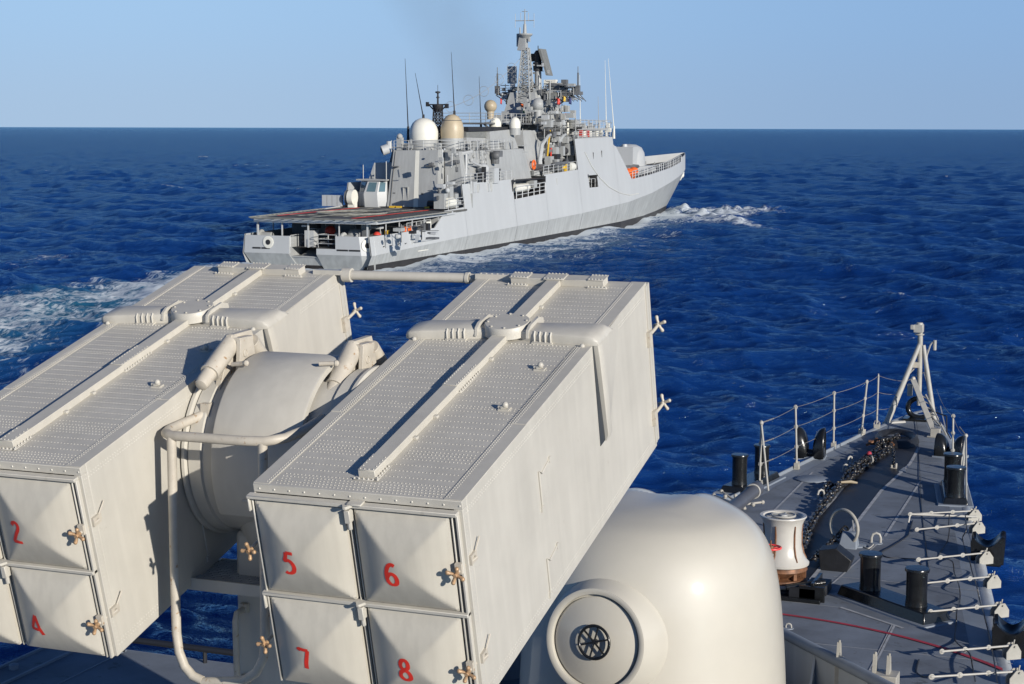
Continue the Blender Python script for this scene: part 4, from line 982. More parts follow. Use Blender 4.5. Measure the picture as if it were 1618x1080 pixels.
# ---- radomes aft
def radome(cpx,topy,wpx,basey,a,mm,cut=.15,label=None,ped=None):
    c=FT(cpx,(topy+basey)/2,a); l=FT(cpx-wpx/2,basey,a); r=FT(cpx+wpx/2,basey,a); t=FT(cpx,topy,a); R__=(r.x-l.x)/2; h=t.z-l.z
    q=MB(); q.lathe([(R__*x,z) for x,z in ((.0001,h),(.30,h*.975),(.55,h*.90),(.76,h*.78),(.90,h*.62),(.985,h*.44),(1.0,h*.30),(.99,h*.14),(.97,0))][::-1],28,Matrix.Translation((c.x,a,l.z)))
    o=q.build('radome',mm,fri,ang=60)
    if label: o['label']=label
    q=MB(); zb=l.z-(ped or 1.2); q.lathe([(R__*.99,zb),(R__*.99,l.z)],24,Matrix.Translation((c.x,a,0))); q.build('radome_base','f_sup',fri)
    return c,R__,l.z,t.z
radome(669.5,186,42,221.5,27.2,'f_white',label='large white radome over the hangar')
c,R__,zb,zt=radome(714.5,180,34,218,28.6,'f_tan',label='tan radome beside the white one')
prt('radome_joint','f_dark',lambda q:q.torus((c.x,28.6,zb+(zt-zb)*.74),R__*.80,.04,'Z',28,4))
radome(782.5,185,18,202,43.2,'f_white',ped=.8,label='small white radome on the funnel deck'); radome(813.5,184.5,17,202,44.6,'f_white',ped=.8,label='small white radome nearest the mast')
for (cx_,cy_,rr_,a_) in ((775,167.5,10.5,50),(850,165,10.8,55)):
    p=FT(cx_,cy_,a_); q=MB(); R0=rr_*(a_+150)/2721*1.02; q.sphere((p.x,a_,p.z),R0,20,m=12); q.cyl((p.x,a_,p.z-R0*2.0),(p.x,a_,p.z-R0*.8),R0*.55,R0*.6,14); o=q.build('ball_radome','f_tan' if cx_<800 else 'f_sup',fri); o['label']='round radome on a short pedestal'
# ---- black lattice aft mast
MY=30.6; p0_=FT(692,226,MY); p1_=FT(690,165,MY)
q=MB(); H_=p1_.z-p0_.z; W0=.95; W1=.7
def lattice(q,cx,cy,z0,z1,w0,w1,n,r,rb=None,legs=4):
    rb=rb or r*.6
    C_=[]
    for i in range(n+1):
        t=i/n; w_=(w0+(w1-w0)*t)/2; z=z0+(z1-z0)*t; C_.append([(cx+sx*w_,cy+sy*w_,z) for sx,sy in ((-1,-1),(1,-1),(1,1),(-1,1))])
    for k in range(4): q.tube([c_[k] for c_ in C_],r,5)
    for i in range(n):
        for k in range(4):
            k2=(k+1)%4
            q.tube([C_[i][k],C_[i+1][k2]],rb,4,caps=False); q.tube([C_[i][k2],C_[i+1][k]],rb,4,caps=False); q.tube([C_[i+1][k],C_[i+1][k2]],rb,4,caps=False)
lattice(q,p0_.x,MY,11,p1_.z-.4,1.15,.75,7,.07,.045)
q.build('aft_lattice_mast','f_black',fri)
q=MB(); zt=p1_.z
q.lathe([(.35,zt-.8),(.62,zt-.3),(.66,zt),(.2,zt+.05)],10,Matrix.Translation((p0_.x,MY,0)))
q.box(p0_.x-1.25,p0_.x+1.15,MY-.1,MY+.1,zt-.05,zt+.08); q.box(p0_.x-1.4,p0_.x-1.15,MY-.2,MY+.2,zt-.2,zt+.3); q.box(p0_.x+.9,p0_.x+1.25,MY-.2,MY+.2,zt-.4,zt+.1); q.tube([(p0_.x-1.1,MY,zt),(p0_.x-.4,MY,zt-.7)],.07,4); q.tube([(p0_.x+1.1,MY,zt),(p0_.x+.4,MY,zt-.7)],.07,4)
q.cyl((p0_.x,MY,zt),(p0_.x,MY,zt+1.5),.12,.10,8); q.lathe([(.12,0),(.30,.08),(.30,.2),(.1,.25)],10,Matrix.Translation((p0_.x,MY,zt+1.25))); q.lathe([(.1,0),(.2,.06),(.2,.15),(.1,.2)],10,Matrix.Translation((p0_.x,MY,zt+.7))); q.tube([(p0_.x,MY,zt+1.5),(p0_.x,MY,zt+2.2)],.03,4)
q.build('aft_masthead','f_black',fri)
# ---- funnel
FB=4.3
tl=FS(*r2(700,830),FB); tr_=FS(*r2(838,812),FB); br_=FS(*r2(880,1070),FB); bl_=FS(*r2(690,1000),FB); far=FS(*r2(528,812),3.3)
y0,y1=tl.y,tr_.y
q=MB(); q.hexa([(-FB-.9,bl_.y-1.8,6.4),(FB+1.3,bl_.y-1.8,6.4),(FB+1.3,br_.y+1.2,6.4),(-FB-.9,br_.y+1.2,6.4)],[(-FB+.8,y0,tl.z),(FB-.1,y0,tl.z),(FB-.1,y1,tl.z+.25),(-FB+.8,y1,tl.z+.25)])
fu=q.build('funnel','f_sup',fri)
q=MB()
for i in range(6):
    for z0_,z1_ in ((8.5,9.35),(9.6,10.1)):
        t0=(i+.12)/6;t1=(i+.88)/6
        def fp(t,z):
            yb=bl_.y-.6+(br_.y+.2-(bl_.y-.6))*t; k=(z-6.4)/(tl.z-6.4); return (FB+1.3-1.4*k+.04, yb, z)
        q.add([fp(t0,z0_),fp(t1,z0_),fp(t1,z1_),fp(t0,z1_)],[(0,1,2,3)])
q.build('intake_louvre','f_louvre',fu)
q=MB(); q.hexa([(-2.5,far.y,12.4),(FB-.6,far.y,12.4),(FB-.4,y0+.2,12.4),(-2.5,y0+.2,12.4)],[(-2.5,far.y,far.z),(FB-.7,far.y,far.z),(FB-.5,y0+.2,tl.z),(-2.5,y0+.2,tl.z)])
q.build('funnel_casing','f_louvre',fri)
q=MB(); q.box(-2.6,FB-.35,far.y-.1,y1+.1,tl.z+.05,tl.z+.55); q.build('soot_cap','f_black',fri)
q=MB(); q.hexa([(-2.5,far.y-1,6.4),(FB+.4,far.y-1,6.4),(FB+.4,y0,6.4),(-2.5,y0,6.4)],[(-2.5,far.y,12.4),(FB-.6,far.y,12.4),(FB-.6,y0,12.4),(-2.5,y0,12.4)]); q.build('superstructure','f_sup',fri)
# gap with ladders abaft the mast block, its shade painted as a solid black box
prt('ladder_recess_shade','f_black',lambda q:q.box(-3,4.6,y1+.9,y1+3.2,6.45,11.3))
prt('recess_landing','f_sup',lambda q:[q.box(4.0,5.2,y1+1.0,y1+3.1,z,z+.12) for z in (7.6,8.6,9.6,10.5,11.3)])
# ---- mast block and bridge
mb0=y1+3.3
q=MB(); q.hexa([(-4.5,mb0,6.4),(5.0,mb0,6.4),(5.4,63,6.4),(-5.4,63,6.4)],[(-3.6,mb0+.3,13.2),(3.6,mb0+2.2,13.2),(4.2,63,13.2),(-4.2,63,13.2)]); q.build('mast_block','f_sup',fri)
q=MB(); q.hexa([(-6.2,63,6.4),(6.2,63,6.4),(6.2,82,6.4),(-6.2,82,6.4)],[(-5.6,63,12.4),(5.6,63,12.4),(5.5,79,12.4),(-5.5,79,12.4)]); q.build('bridge_block','f_sup',fri)
bp=FS(*r2(1270,810),4.5)
q=MB(); q.box(-5.2,5.2,66.5,81.5,13.25,13.45); q.box(-4.4,4.3,67,80,12.3,13.25); o=q.build('bridge_roof','f_sup',fri)
rail([(5.1,66.6,13.45),(5.1,81.4,13.45),(-5.1,81.4,13.45)],1.1); clutter(16,1.5,4.9,67,80,13.45,.9,'f_sup','bridge_roof_gear',8)
prt('bridge_wing_gear','f_white',lambda q:[q.cyl((5.3,y,12.4),(5.3,y,13.1),.25,.25,10) for y in (69,71.5,74.5)]); prt('bridge_wing_locker','f_red',lambda q:[q.box(5.2,5.6,y,y+.5,12.3,13.2) for y in (67.2,69.9)])
rail([(6.4,61.6,12.15),(6.3,77.4,12.35)],.9)
prt('green_drum','f_green',lambda q:q.cyl((4.5,66,13.5),(4.5,66,14.5),.6,.6,14)).active_material=M['f_louvre']
# mast platform (level of the small radomes)
pl0=FS(*r2(650,772),2.5); pl1=FS(*r2(1050,765),2.5)
q=MB(); q.box(-3.4,3.0,pl0.y,pl1.y,13.9,14.1); q.tube([(2.5,pl0.y+.5,13.9),(2.5,pl0.y+4,12.9)],.12,5); q.build('mast_platform','f_dark',fri)
rail([(2.9,pl1.y,14.1),(2.9,pl0.y,14.1),(-3.3,pl0.y,14.1)],1.1,mm='f_sup')
q=MB(); q.hexa([(-2.6,58,13.2),(3.0,58,13.2),(3.0,70,13.2),(-2.6,70,13.2)],[(-1.6,59.5,18.0),(1.8,59.5,18.0),(1.8,66,18.0),(-1.6,66,18.0)]); q.build('mast_house','f_sup',fri)
clutter(34,-2.2,2.8,55,69,14.1,1.3,'f_sup','mast_deck_gear',11); clutter(26,-2.6,3.2,55,70,14.2,1.2,'f_dark','mast_deck_gear',12); clutter(20,1.2,3.6,58,70,15.6,1.0,'f_sup','mast_deck_gear',13)
clutter(14,2.2,3.6,60,68,17.0,.9,'f_dark','mast_deck_gear',14)
# crosstree
ml=FT(788,147,62); mr=FT(915,146,62); mz=FT(850,145,62).z
q=MB()
q.box(ml.x+1,mr.x-1,61.0,62.8,mz-.55,mz-.4)
rr=random.Random(4); x=ml.x
while x<mr.x:
    q.tube([(x,61,mz-.4),(x+.9,61.2,mz-1.4+.3*abs(x-(ml.x+mr.x)/2)/4)],.06,4,caps=False); q.tube([(x,62.6,mz-.4),(x+.9,62.2,mz-1.2)],.06,4,caps=False)
    q.box(x,x+rr.uniform(.2,.6),61,62.5,mz-.4,mz-.4+rr.uniform(.1,.9)); x+=.55
q.tube([(ml.x,61.5,mz),(ml.x+3,61.5,mz-1.9),(mr.x-3,61.5,mz-1.9),(mr.x,61.5,mz)],.1,5)
for xx in (ml.x,mr.x): q.box(xx-.25,xx+.25,61.2,61.8,mz-.2,mz+.8); q.tube([(xx,61.5,mz+.8),(xx,61.5,mz+2.4)],.12,5); q.tube([(xx,61.5,mz+2.4),(xx,61.5,mz+3.2)],.05,4)
q.build('crosstree','f_dark',fri)
rail([(ml.x+.4,60.9,mz-.4),(mr.x-.4,60.9,mz-.4)],.9,3,r=.04,mm='f_sup')
for px_,py_,w_,h_,mm in ((810,118,1.0,2.2,'f_sup'),(871,130,1.6,.7,'f_white'),(884,137,1.3,1.0,'f_sup'),(893,133,.7,1.2,'f_dark'),(905,138,1.8,.25,'f_dark'),(875,139,.9,1.2,'f_white')):
    p=FT(px_,py_,62); q=MB(); q.box(p.x-w_/2,p.x+w_/2,61.4,62.2,p.z-h_/2,p.z+h_/2); q.tube([(p.x,61.8,mz-.4),(p.x,61.8,p.z)],.1,5); q.build('mast_antenna',mm,fri)
# main lattice mast
mc=FT(833,140,60); mt=FT(828,58,60)
q=MB(); lattice(q,(mc.x+mt.x)/2,60,mz-3.2,mt.z-1.4,2.1,.75,13,.095,.05); q.build('main_lattice_mast','f_sup',fri)
q=MB(); X=mt.x; Zt=mt.z
q.hexa([(X-.75,59.5,Zt-1.7),(X+.35,59.5,Zt-1.7),(X+.35,60.5,Zt-1.7),(X-.75,60.5,Zt-1.7)],[(X-.5,59.5,Zt-.1),(X+.35,59.5,Zt-.1),(X+.35,60.5,Zt-.1),(X-.5,60.5,Zt-.1)]); q.build('masthead_box','f_sup',fri)
q=MB(); q.lathe([(.4,Zt-.3),(1.0,Zt+.25),(1.02,Zt+.4),(.3,Zt+.42)],12,Matrix.Translation((X+.1,60,0))); q.build('masthead_platform','f_sup',fri)
q=MB(); q.cyl((X+.1,60,Zt+.3),(X+.1,60,Zt+1.6),.26,.18,10); q.cyl((X-.55,60,Zt+.3),(X-.55,60,Zt+1.2),.1,.08,6); q.box(X-.95,X-.7,59.8,60.2,Zt-1.2,Zt+.4); q.box(X+.6,X+.8,59.8,60.2,Zt-.6,Zt+.1)
q.build('masthead_aerial','f_sup',fri)
q=MB(); q.tube([(X+.1,60,Zt+1.5),(X+.1,60,Zt+3.5)],[.11,.05],6); z=Zt+2.05
q.tube([(X-1.2,60,z),(X+1.35,60,z)],.05,4)
for xx in (-1.2,1.35): q.tube([(X+xx,60,z-.9),(X+xx,60,z+.9)],.03,4)
for xx in (-.45,.6): q.tube([(X+xx,60,z-.1),(X+xx,60,z+1.0)],.035,4)
q.tube([(X-.3,60,z+1.15),(X+.5,60,z+1.15)],.04,4); q.build('top_whip','f_sup',fri)
# radar column with a black drum and a tilted panel
rp=FT(851,140,61); rt_=FT(850,108,61)
q=MB(); q.cyl((rp.x,61,rp.z-2.5),(rt_.x,61,rt_.z),.50,.42,16); q.build('radar_column','f_sup',fri)
q=MB(); q.cyl((rt_.x,61,rt_.z-.3),(rt_.x,61,rt_.z+.8),.60,.66,16); q.cyl((rt_.x,61,rt_.z+.8),(rt_.x,61,rt_.z+1.9),.45,.5,14); q.cyl((rt_.x,61,rt_.z+1.9),(rt_.x,61,rt_.z+2.3),.55,.3,14); q.tube([(rt_.x,61,rt_.z+2.2),(rt_.x,61,rt_.z+2.9)],.06,5); q.box(rt_.x-.9,rt_.x-.35,60.8,61.2,rt_.z+.9,rt_.z+1.9)
q.build('radar_drum','f_black',fri)
a_=FT(857,77,61); b_=FT(869,119,61)
q=MB(); q.hexa([(b_.x-.22,60.1,b_.z),(b_.x+.06,60.1,b_.z),(b_.x+.06,62.0,b_.z),(b_.x-.22,62.0,b_.z)],[(a_.x-.22,59.9,a_.z),(a_.x+.08,59.9,a_.z),(a_.x+.08,62.2,a_.z),(a_.x-.22,62.2,a_.z)]); q.build('radar_panel','f_louvre',fri)
for z in (.2,.7,1.2): prt('panel_strut','f_dark',lambda q:q.tube([(rt_.x+.3,61,rt_.z+z),((a_.x+b_.x)/2-.2,61,rt_.z+z+.2)],.05,4))
# crowded fittings round the mast and the boat deck
def crowd(n,x0,x1,y0,y1,b_or_a,vertical,seed,mats,name,smax=1.0,span=1.5):
    rr=random.Random(seed)
    for i in range(n):
        px_=rr.uniform(x0,x1); py_=rr.uniform(y0,y1)
        if vertical=='a': aa=b_or_a+rr.uniform(-span,span); p=FT(px_,py_,aa)
        else: p=FS(px_,py_,b_or_a+rr.uniform(-span,span))
        t=rr.random(); q=MB(); w_=rr.uniform(.12,.55)*smax; h=rr.uniform(.15,.9)*smax
        if t<.42: q.box(p.x-w_,p.x+w_,p.y-w_,p.y+w_,p.z-h/2,p.z+h/2); nm=name
        elif t<.68: q.tube([(p.x,p.y,p.z-h*1.6),(p.x,p.y,p.z+h)],.05,4); nm='short_pole'
        elif t<.86: q.tube([(p.x-w_*2.2,p.y,p.z),(p.x+w_*2.2,p.y,p.z+rr.uniform(-.1,.1))],.045,4); nm='cross_bar'
        else: q.sphere((p.x,p.y,p.z),w_*.7,8,m=5); nm='lamp'
        q.build(nm,rr.choice(mats),fri)
G=['f_sup','f_dark','f_sup','f_hull','f_louvre','f_sup']
crowd(80,792,914,132,158,61.0,'a',41,G,'mast_fitting',.8,.8); crowd(50,812,870,150,196,56,'a',50,G,'mast_fitting',.8,2.0); crowd(24,770,860,188,196,52,'a',51,G,'deck_fitting',.6,1.5); crowd(60,800,915,150,200,62,'a',42,G,'mast_fitting',1.1,2.5); crowd(22,825,870,100,140,60.5,'a',43,G,'mast_fitting',.6,.7)
crowd(70,858,916,195,262,5.2,'b',44,['f_dark','f_sup','f_black','f_sup','f_louvre'],'boat_deck_fitting',1.25,.6); crowd(40,690,775,232,268,5.6,'b',45,['f_sup','f_hull','f_sup','f_dark'],'deck_fitting',.7,.5); crowd(34,690,748,285,320,6.0,'b',46,['f_sup','f_dark','f_hull'],'deck_fitting',.8,.6)
crowd(26,918,972,192,212,4.6,'b',47,['f_sup','f_dark','f_white'],'bridge_fitting',.7,.5); crowd(34,470,700,356,378,3.5,'a',48,['f_sup','f_dark','f_black','f_hull'],'quarterdeck_gear',.9,2.5); crowd(16,618,690,228,238,26,'a',49,['f_sup','f_dark'],'roof_fitting',.6,1.5)
# whip aerials, flags and stays
for (x0,y0,x1,y1,a,mm) in ((645,205,640,92,30,'f_black'),(669,186,656,115,30,'f_black'),(718,180,713,82,36,'f_black'),(760,200,757,120,50,'f_black'),(917,200,916,118,70,'f_white'),(958,202,956,95,84,'f_white'),(970,203,961,92,86,'f_white'),(946,200,945,152,80,'f_sup')):
    A=FT(x0,y0,a);B_=FT(x1,y1,a); q=MB(); q.tube([A,A.lerp(B_,.4),B_],[.075,.05,.022],5); q.cyl(A-Vector((0,0,1.4)),A+Vector((0,0,.4)),.2,.14,8); q.build('whip_aerial',mm,fri)
A=FT(695,172,34);B_=FT(822,92,60); mid=A.lerp(B_,.5)-Vector((0,0,1.2))
q=MB(); pts=[A.lerp(B_,t)-Vector((0,0,4*1.2*t*(1-t))) for t in [i/16 for i in range(17)]]; q.tube(pts,.03,3,caps=False)
q.build('stay_wire','f_sup',fri)
for t in (.12,.33,.52,.72,.88):
    p=A.lerp(B_,t)-Vector((0,0,4*1.2*t*(1-t))); q=MB(); q.torus(p,.62,.025,'Y',16,4); q.build('stay_ring','f_sup',fri)
for px_,py_,w_,h_,mm,a in ((791.5,159,.22,.7,'f_red',58),(800,159,.2,.7,'f_black',58),(824.5,165,.42,.55,'f_orange',58),(825.5,171,.42,.3,'f_white',58),(826.5,175,.42,.3,'f_green',58),(882,159,.45,.8,'f_red',60),(891.5,155,.35,.7,'f_yellow',60),(900.5,158,.38,.85,'f_navy',60),(897,202,.35,1.7,'f_white',64),(896,181,.45,.4,'f_red',64)):
    p=FT(px_,py_,a); q=MB()
    q.grid(lambda u,v:(p.x+(u-.5)*w_+.25*(v-.5)*w_,a+.12*math.sin(u*7+v*3),p.z-(v-.5)*h_-.15*u),5,4)
    f=q.build('signal_flag',mm,fri); sd_=f.modifiers.new('thick','SOLIDIFY'); sd_.thickness=.02
# ---- amidships boat bay, davits, boats, lockers
prt('boat_bay_wall','f_black',lambda q:[q.box(4.8,4.9,37.2,48.8,4.6,7.4),q.box(4.8,7.2,37.3,37.6,4.6,7.5),q.box(4.8,7.2,48.45,48.7,4.6,7.7),q.box(4.8,7.3,37.6,48.4,4.6,4.7),q.box(4.8,7.15,37.4,48.6,7.35,7.45)])  # walls coloured black to paint the bay's shaded interior
prt('life_raft_canister','f_white',lambda q:(q.cyl((6.9,38.4,6.5),(6.9,41.2,6.5),.5,.5,14)),ang=30); prt('life_raft_canister','f_white',lambda q:q.cyl((6.7,41.6,6.5),(6.7,43.4,6.5),.5,.5,14))
rail([(7.35,38.2,5.3),(7.3,48.2,5.6)],1.35,3,r=.06,step=1.9,mm='f_hull')
prt('bay_doorway','f_black',lambda q:(q.box(6.0,6.1,65.0,69.2,5.4,7.6),q.box(6.1,7.2,65.1,65.28,5.5,7.5),q.box(6.1,7.2,68.92,69.1,5.5,7.5)))  # black panels paint the shade inside the opening
rail([(7.0,65.5,5.75),(6.95,68.8,5.75)],1.1,1,r=.04,step=1.2)
rail([(7.05,23.2,7.46),(7.05,37.4,7.6)],1.05,3); rail([(6.95,48.6,7.85),(6.85,61.3,8.2)],1.05,3)
def davit(y):
    q=MB(); q.tube([(5.2,y,6.45),(5.0,y,9.5),(5.3,y,11.5),(6.2,y,12.6),(6.5,y,12.7)],[.32,.30,.26,.2,.14],8); q.build('boat_davit','f_hull',fri)
davit(52.6); davit(58.2)
def boat(y,z,L_,mm,name):
    q=MB(); n=14
    def sec(u,v):
        t=u*2-1; hw_=.95*math.sqrt(max(0,1-max(0,t)**3))*(1 if t>0 else 1); ang=math.pi*v
        return (5.9-hw_*math.cos(ang)*1.0, y+u*L_, z+.75-.75*math.sin(ang)*(1-.3*max(0,t)**2)+.35*max(0,t)**2)
    q.grid(sec,n,10)
    q.tube([(5.9-.95*math.sqrt(max(0,1-max(0,u*2-1)**3)),y+u*L_,z+.8+.35*max(0,u*2-1)**2) for u in [i/12 for i in range(13)]],.22,7)
    q.tube([(5.9+.95*math.sqrt(max(0,1-max(0,u*2-1)**3)),y+u*L_,z+.8+.35*max(0,u*2-1)**2) for u in [i/12 for i in range(13)]],.22,7)
    q.build(name,mm,fri)
boat(52.8,8.3,6.3,'f_dark','inflatable_boat')
prt('boat_engine','f_sup',lambda q:[q.box(5.5,6.3,53,54.2,8.8,10.0),q.box(5.4,6.4,55,56,9,9.6)])
prt('boat_cradle','f_dark',lambda q:[q.box(5.2,6.6,y,y+.2,6.45,8.4) for y in (53.6,57)])
prt('crane_arm','f_yellow',lambda q:q.tube([(5.3,54.4,9.3),(5.3,55.2,12.2),(5.3,55.6,13.2)],.1,5)); prt('hose','f_red',lambda q:q.tube([(5.4,55.5,9.2),(5.4,55.7,11)],.1,5)); prt('hose','f_green',lambda q:q.tube([(5.4,57,9),(5.4,57.3,11.2)],.09,5))
prt('life_raft_canister','f_white',lambda q:q.cyl((6.6,58.8,8.6),(6.6,60.4,8.6),.55,.55,14)); prt('yellow_pump','f_yellow',lambda q:(q.box(6.3,6.8,57.3,58.0,8.0,9.0),q.sphere((6.5,57.0,8.6),.35,8)))
prt('life_ring','f_orange',lambda q:q.torus((4.95,50.6,9.0),.5,.13,'X',18,6))
clutter(22,5.0,6.2,50,61,6.5,1.7,'f_sup','deck_gear',21); clutter(18,5.2,6.4,50,61,8.2,1.1,'f_dark','deck_gear',22); clutter(14,4.4,5.6,56,63,10,1.5,'f_sup','deck_gear',23); clutter(20,3.4,4.8,55,64,12.4,1.4,'f_dark','deck_gear',24); clutter(18,4.2,5.6,56,62,11,1.1,'f_dark','deck_gear',25)
# after gear abreast the hangar: gun mount, exhaust panel, crane mast
prt('close_in_gun','f_hull',lambda q:(q.cyl((6.2,30.6,7.0),(6.2,30.6,8.6),.8,.6,16),q.sphere((6.2,30.6,8.9),.75,14,.9),q.box(6.3,7.2,31.6,33.1,7.3,9.0),q.cyl((6.2,29.8,9.3),(6.2,27.6,9.7),.16,.1,8)))
prt('fire_director','f_dark',lambda q:(q.cyl((5.9,35.2,9.4),(5.9,35.2,10.4),.45,.45,10),q.box(5.4,6.5,35,36,10.2,10.9),q.sphere((6.1,34.9,10.4),.5,10)))
prt('round_port','f_black',lambda q:[q.cyl((5.62-(z-7)*.12,33.4,z),(5.78-(z-7)*.12,33.4,z),.2,.2,10) for z in (9.3,9.9,10.5)])
prt('crane_post','f_hull',lambda q:(q.tube([(5.8,26.6,6.5),(5.6,27.2,10.6)],.14,6),q.tube([(4.2,26.3,10.4),(6.2,27.6,10.9)],.2,6))); prt('dark_figure_gear','f_black',lambda q:(q.box(6.6,7.0,29.2,29.6,7.5,9.2),q.box(6.3,7.1,28.8,29.4,8.0,8.6),q.box(6.5,6.9,34,34.3,7.5,8.9)))
prt('lattice_frame','f_sup',lambda q:[q.tube([(5.9,y,6.5),(5.7,y,11)],.06,4) for y in (31.5,32.4)]+[q.tube([(5.8,31.5,z),(5.8,32.4,z)],.04,4) for z in (7,7.6,8.2,8.8,9.4,10,10.6)])
prt('equipment_rack','f_sup',lambda q:[q.box(5.6,6.8,y,y+.9,5.0,5.0+h) for y,h in ((18.2,1.6),(19.8,2.3),(21.2,1.5))]); prt('equipment','f_dark',lambda q:[q.box(4.6,5.6,21.6,22.6,4.8,7.2),q.box(5.0,6.4,22.0,22.7,5.6,6.6)])
prt('life_raft_canister','f_white',lambda q:q.cyl((6.7,18.8,5.6),(6.7,20.6,5.6),.55,.55,14))
rail([(7.25,18.2,4.9),(7.2,22.8,5.0)],1.1,3)
# tower details
prt('tower_fitting','f_dark',lambda q:[q.box(6.55,6.9,a,a+.12,c,c+.9) for a,c in ((68.2,9.4),(71.8,9.6))])
prt('tower_steps','f_sup',lambda q:[q.box(5.5,6.6,77.8+i*.5,78.3+i*.5,6.4,11.2-i*1.0) for i in range(3)])
prt('anchor','f_white',lambda q:(q.sphere((.9,134.5,5.6),.5,8),q.tube([(1.2,132.6,5.0),(.9,134.5,5.6),(.9,135.6,6.0)],.25,6)))
# ---- forward: gun turret, missile casing, rails
g0=FS(*r3(1110,330),0); g1=FS(*r3(1262,290),0); gt=FS(*r3(1180,215),0)
q=MB(); gy=(g0.y+g1.y)/2-3; 
gp=FS(1006,247,1.5)
q.lathe([(2.3,0),(2.35,1.2),(2.2,2.2),(1.8,2.9),(1.0,3.3),(.001,3.4)],24,Matrix.Translation((0,gp.y+1,gp.z-1.9))@Matrix.Scale(1.6,4,(0,1,0))@Matrix.Scale(1.12,4,(0,0,1))); q.box(-1.9,1.9,gp.y-3.4,gp.y,gp.z-1.9,gp.z+1.5); q.cyl((0,gp.y-1.5,gp.z+1.2),(0,gp.y-1.5,gp.z+1.9),.5,.4,10); q.cyl((0,gp.y+3,gp.z),(0,gp.y+8,gp.z+.3),.2,.15,8)
fg=q.build('bow_gun','f_hull',fri,ang=50)
q=MB(); cp=FS(*r3(1150,345),3); q.hexa([(-3.4,90,5.8),(3.4,90,5.8),(3.2,112,6.2),(-3.2,112,6.2)],[(-3.2,90.5,7.6),(3.2,90.5,7.6),(3.0,111,7.75),(-3.0,111,7.75)]); q.build('missile_casing','f_white',fri).active_material=M['f_hull']
q=MB(); q.torus((0,100,7.8),3.4,.25,'Z',32,6); q.build('gun_ring','f_dark',fri)
prt('orange_float','f_orange',lambda q:[q.sphere((5.6,88.3,7.1),.95,14,.75),q.sphere((5.4,91.5,7.3),.8,12,.75),q.box(5.2,5.9,90.3,91.0,5.9,6.9)]); 
rail([(side_b(a,interp(a,[(84,6.3),(121,8)]))-.05,a,interp(a,[(84,6.3),(95,6.75),(112,7.5),(121,8.0)])) for a in (85,90,95,100,106,112,117,121,123.8)],1.1,3,r=.05,step=1.5)
prt('bulwark_stay','f_dark',lambda q:[q.box(side_b(a,8)-.5,side_b(a,8)-.2,a,a+.25,6.9,8.3) for a in [112+i*1.1 for i in range(11)]])
clutter(20,-3,3,114,131,7.2,.8,'f_sup','forecastle_gear',31)
rail([(-side_b(a,8)+.1,a,interp(a,[(84,6.3),(95,6.75),(112,7.5),(121,8.0)])) for a in (85,95,106,117,123.8)],1.1,3,r=.05,step=1.8)
prt('turret_base_gear','f_sup',lambda q:[q.box(x,x+.7,y,y+.8,6.1,z) for x,y,z in ((3.6,84.5,8.2),(4.2,86,7.6),(3.2,87,9.0),(2.0,85,9.8))])
# markings: the small emblem on the quarter
prt('hull_emblem','f_white',lambda q:(q.box(side_b(12,1.2)-.62,side_b(12,1.2)-.20,10.6,13.2,1.03,1.12),))
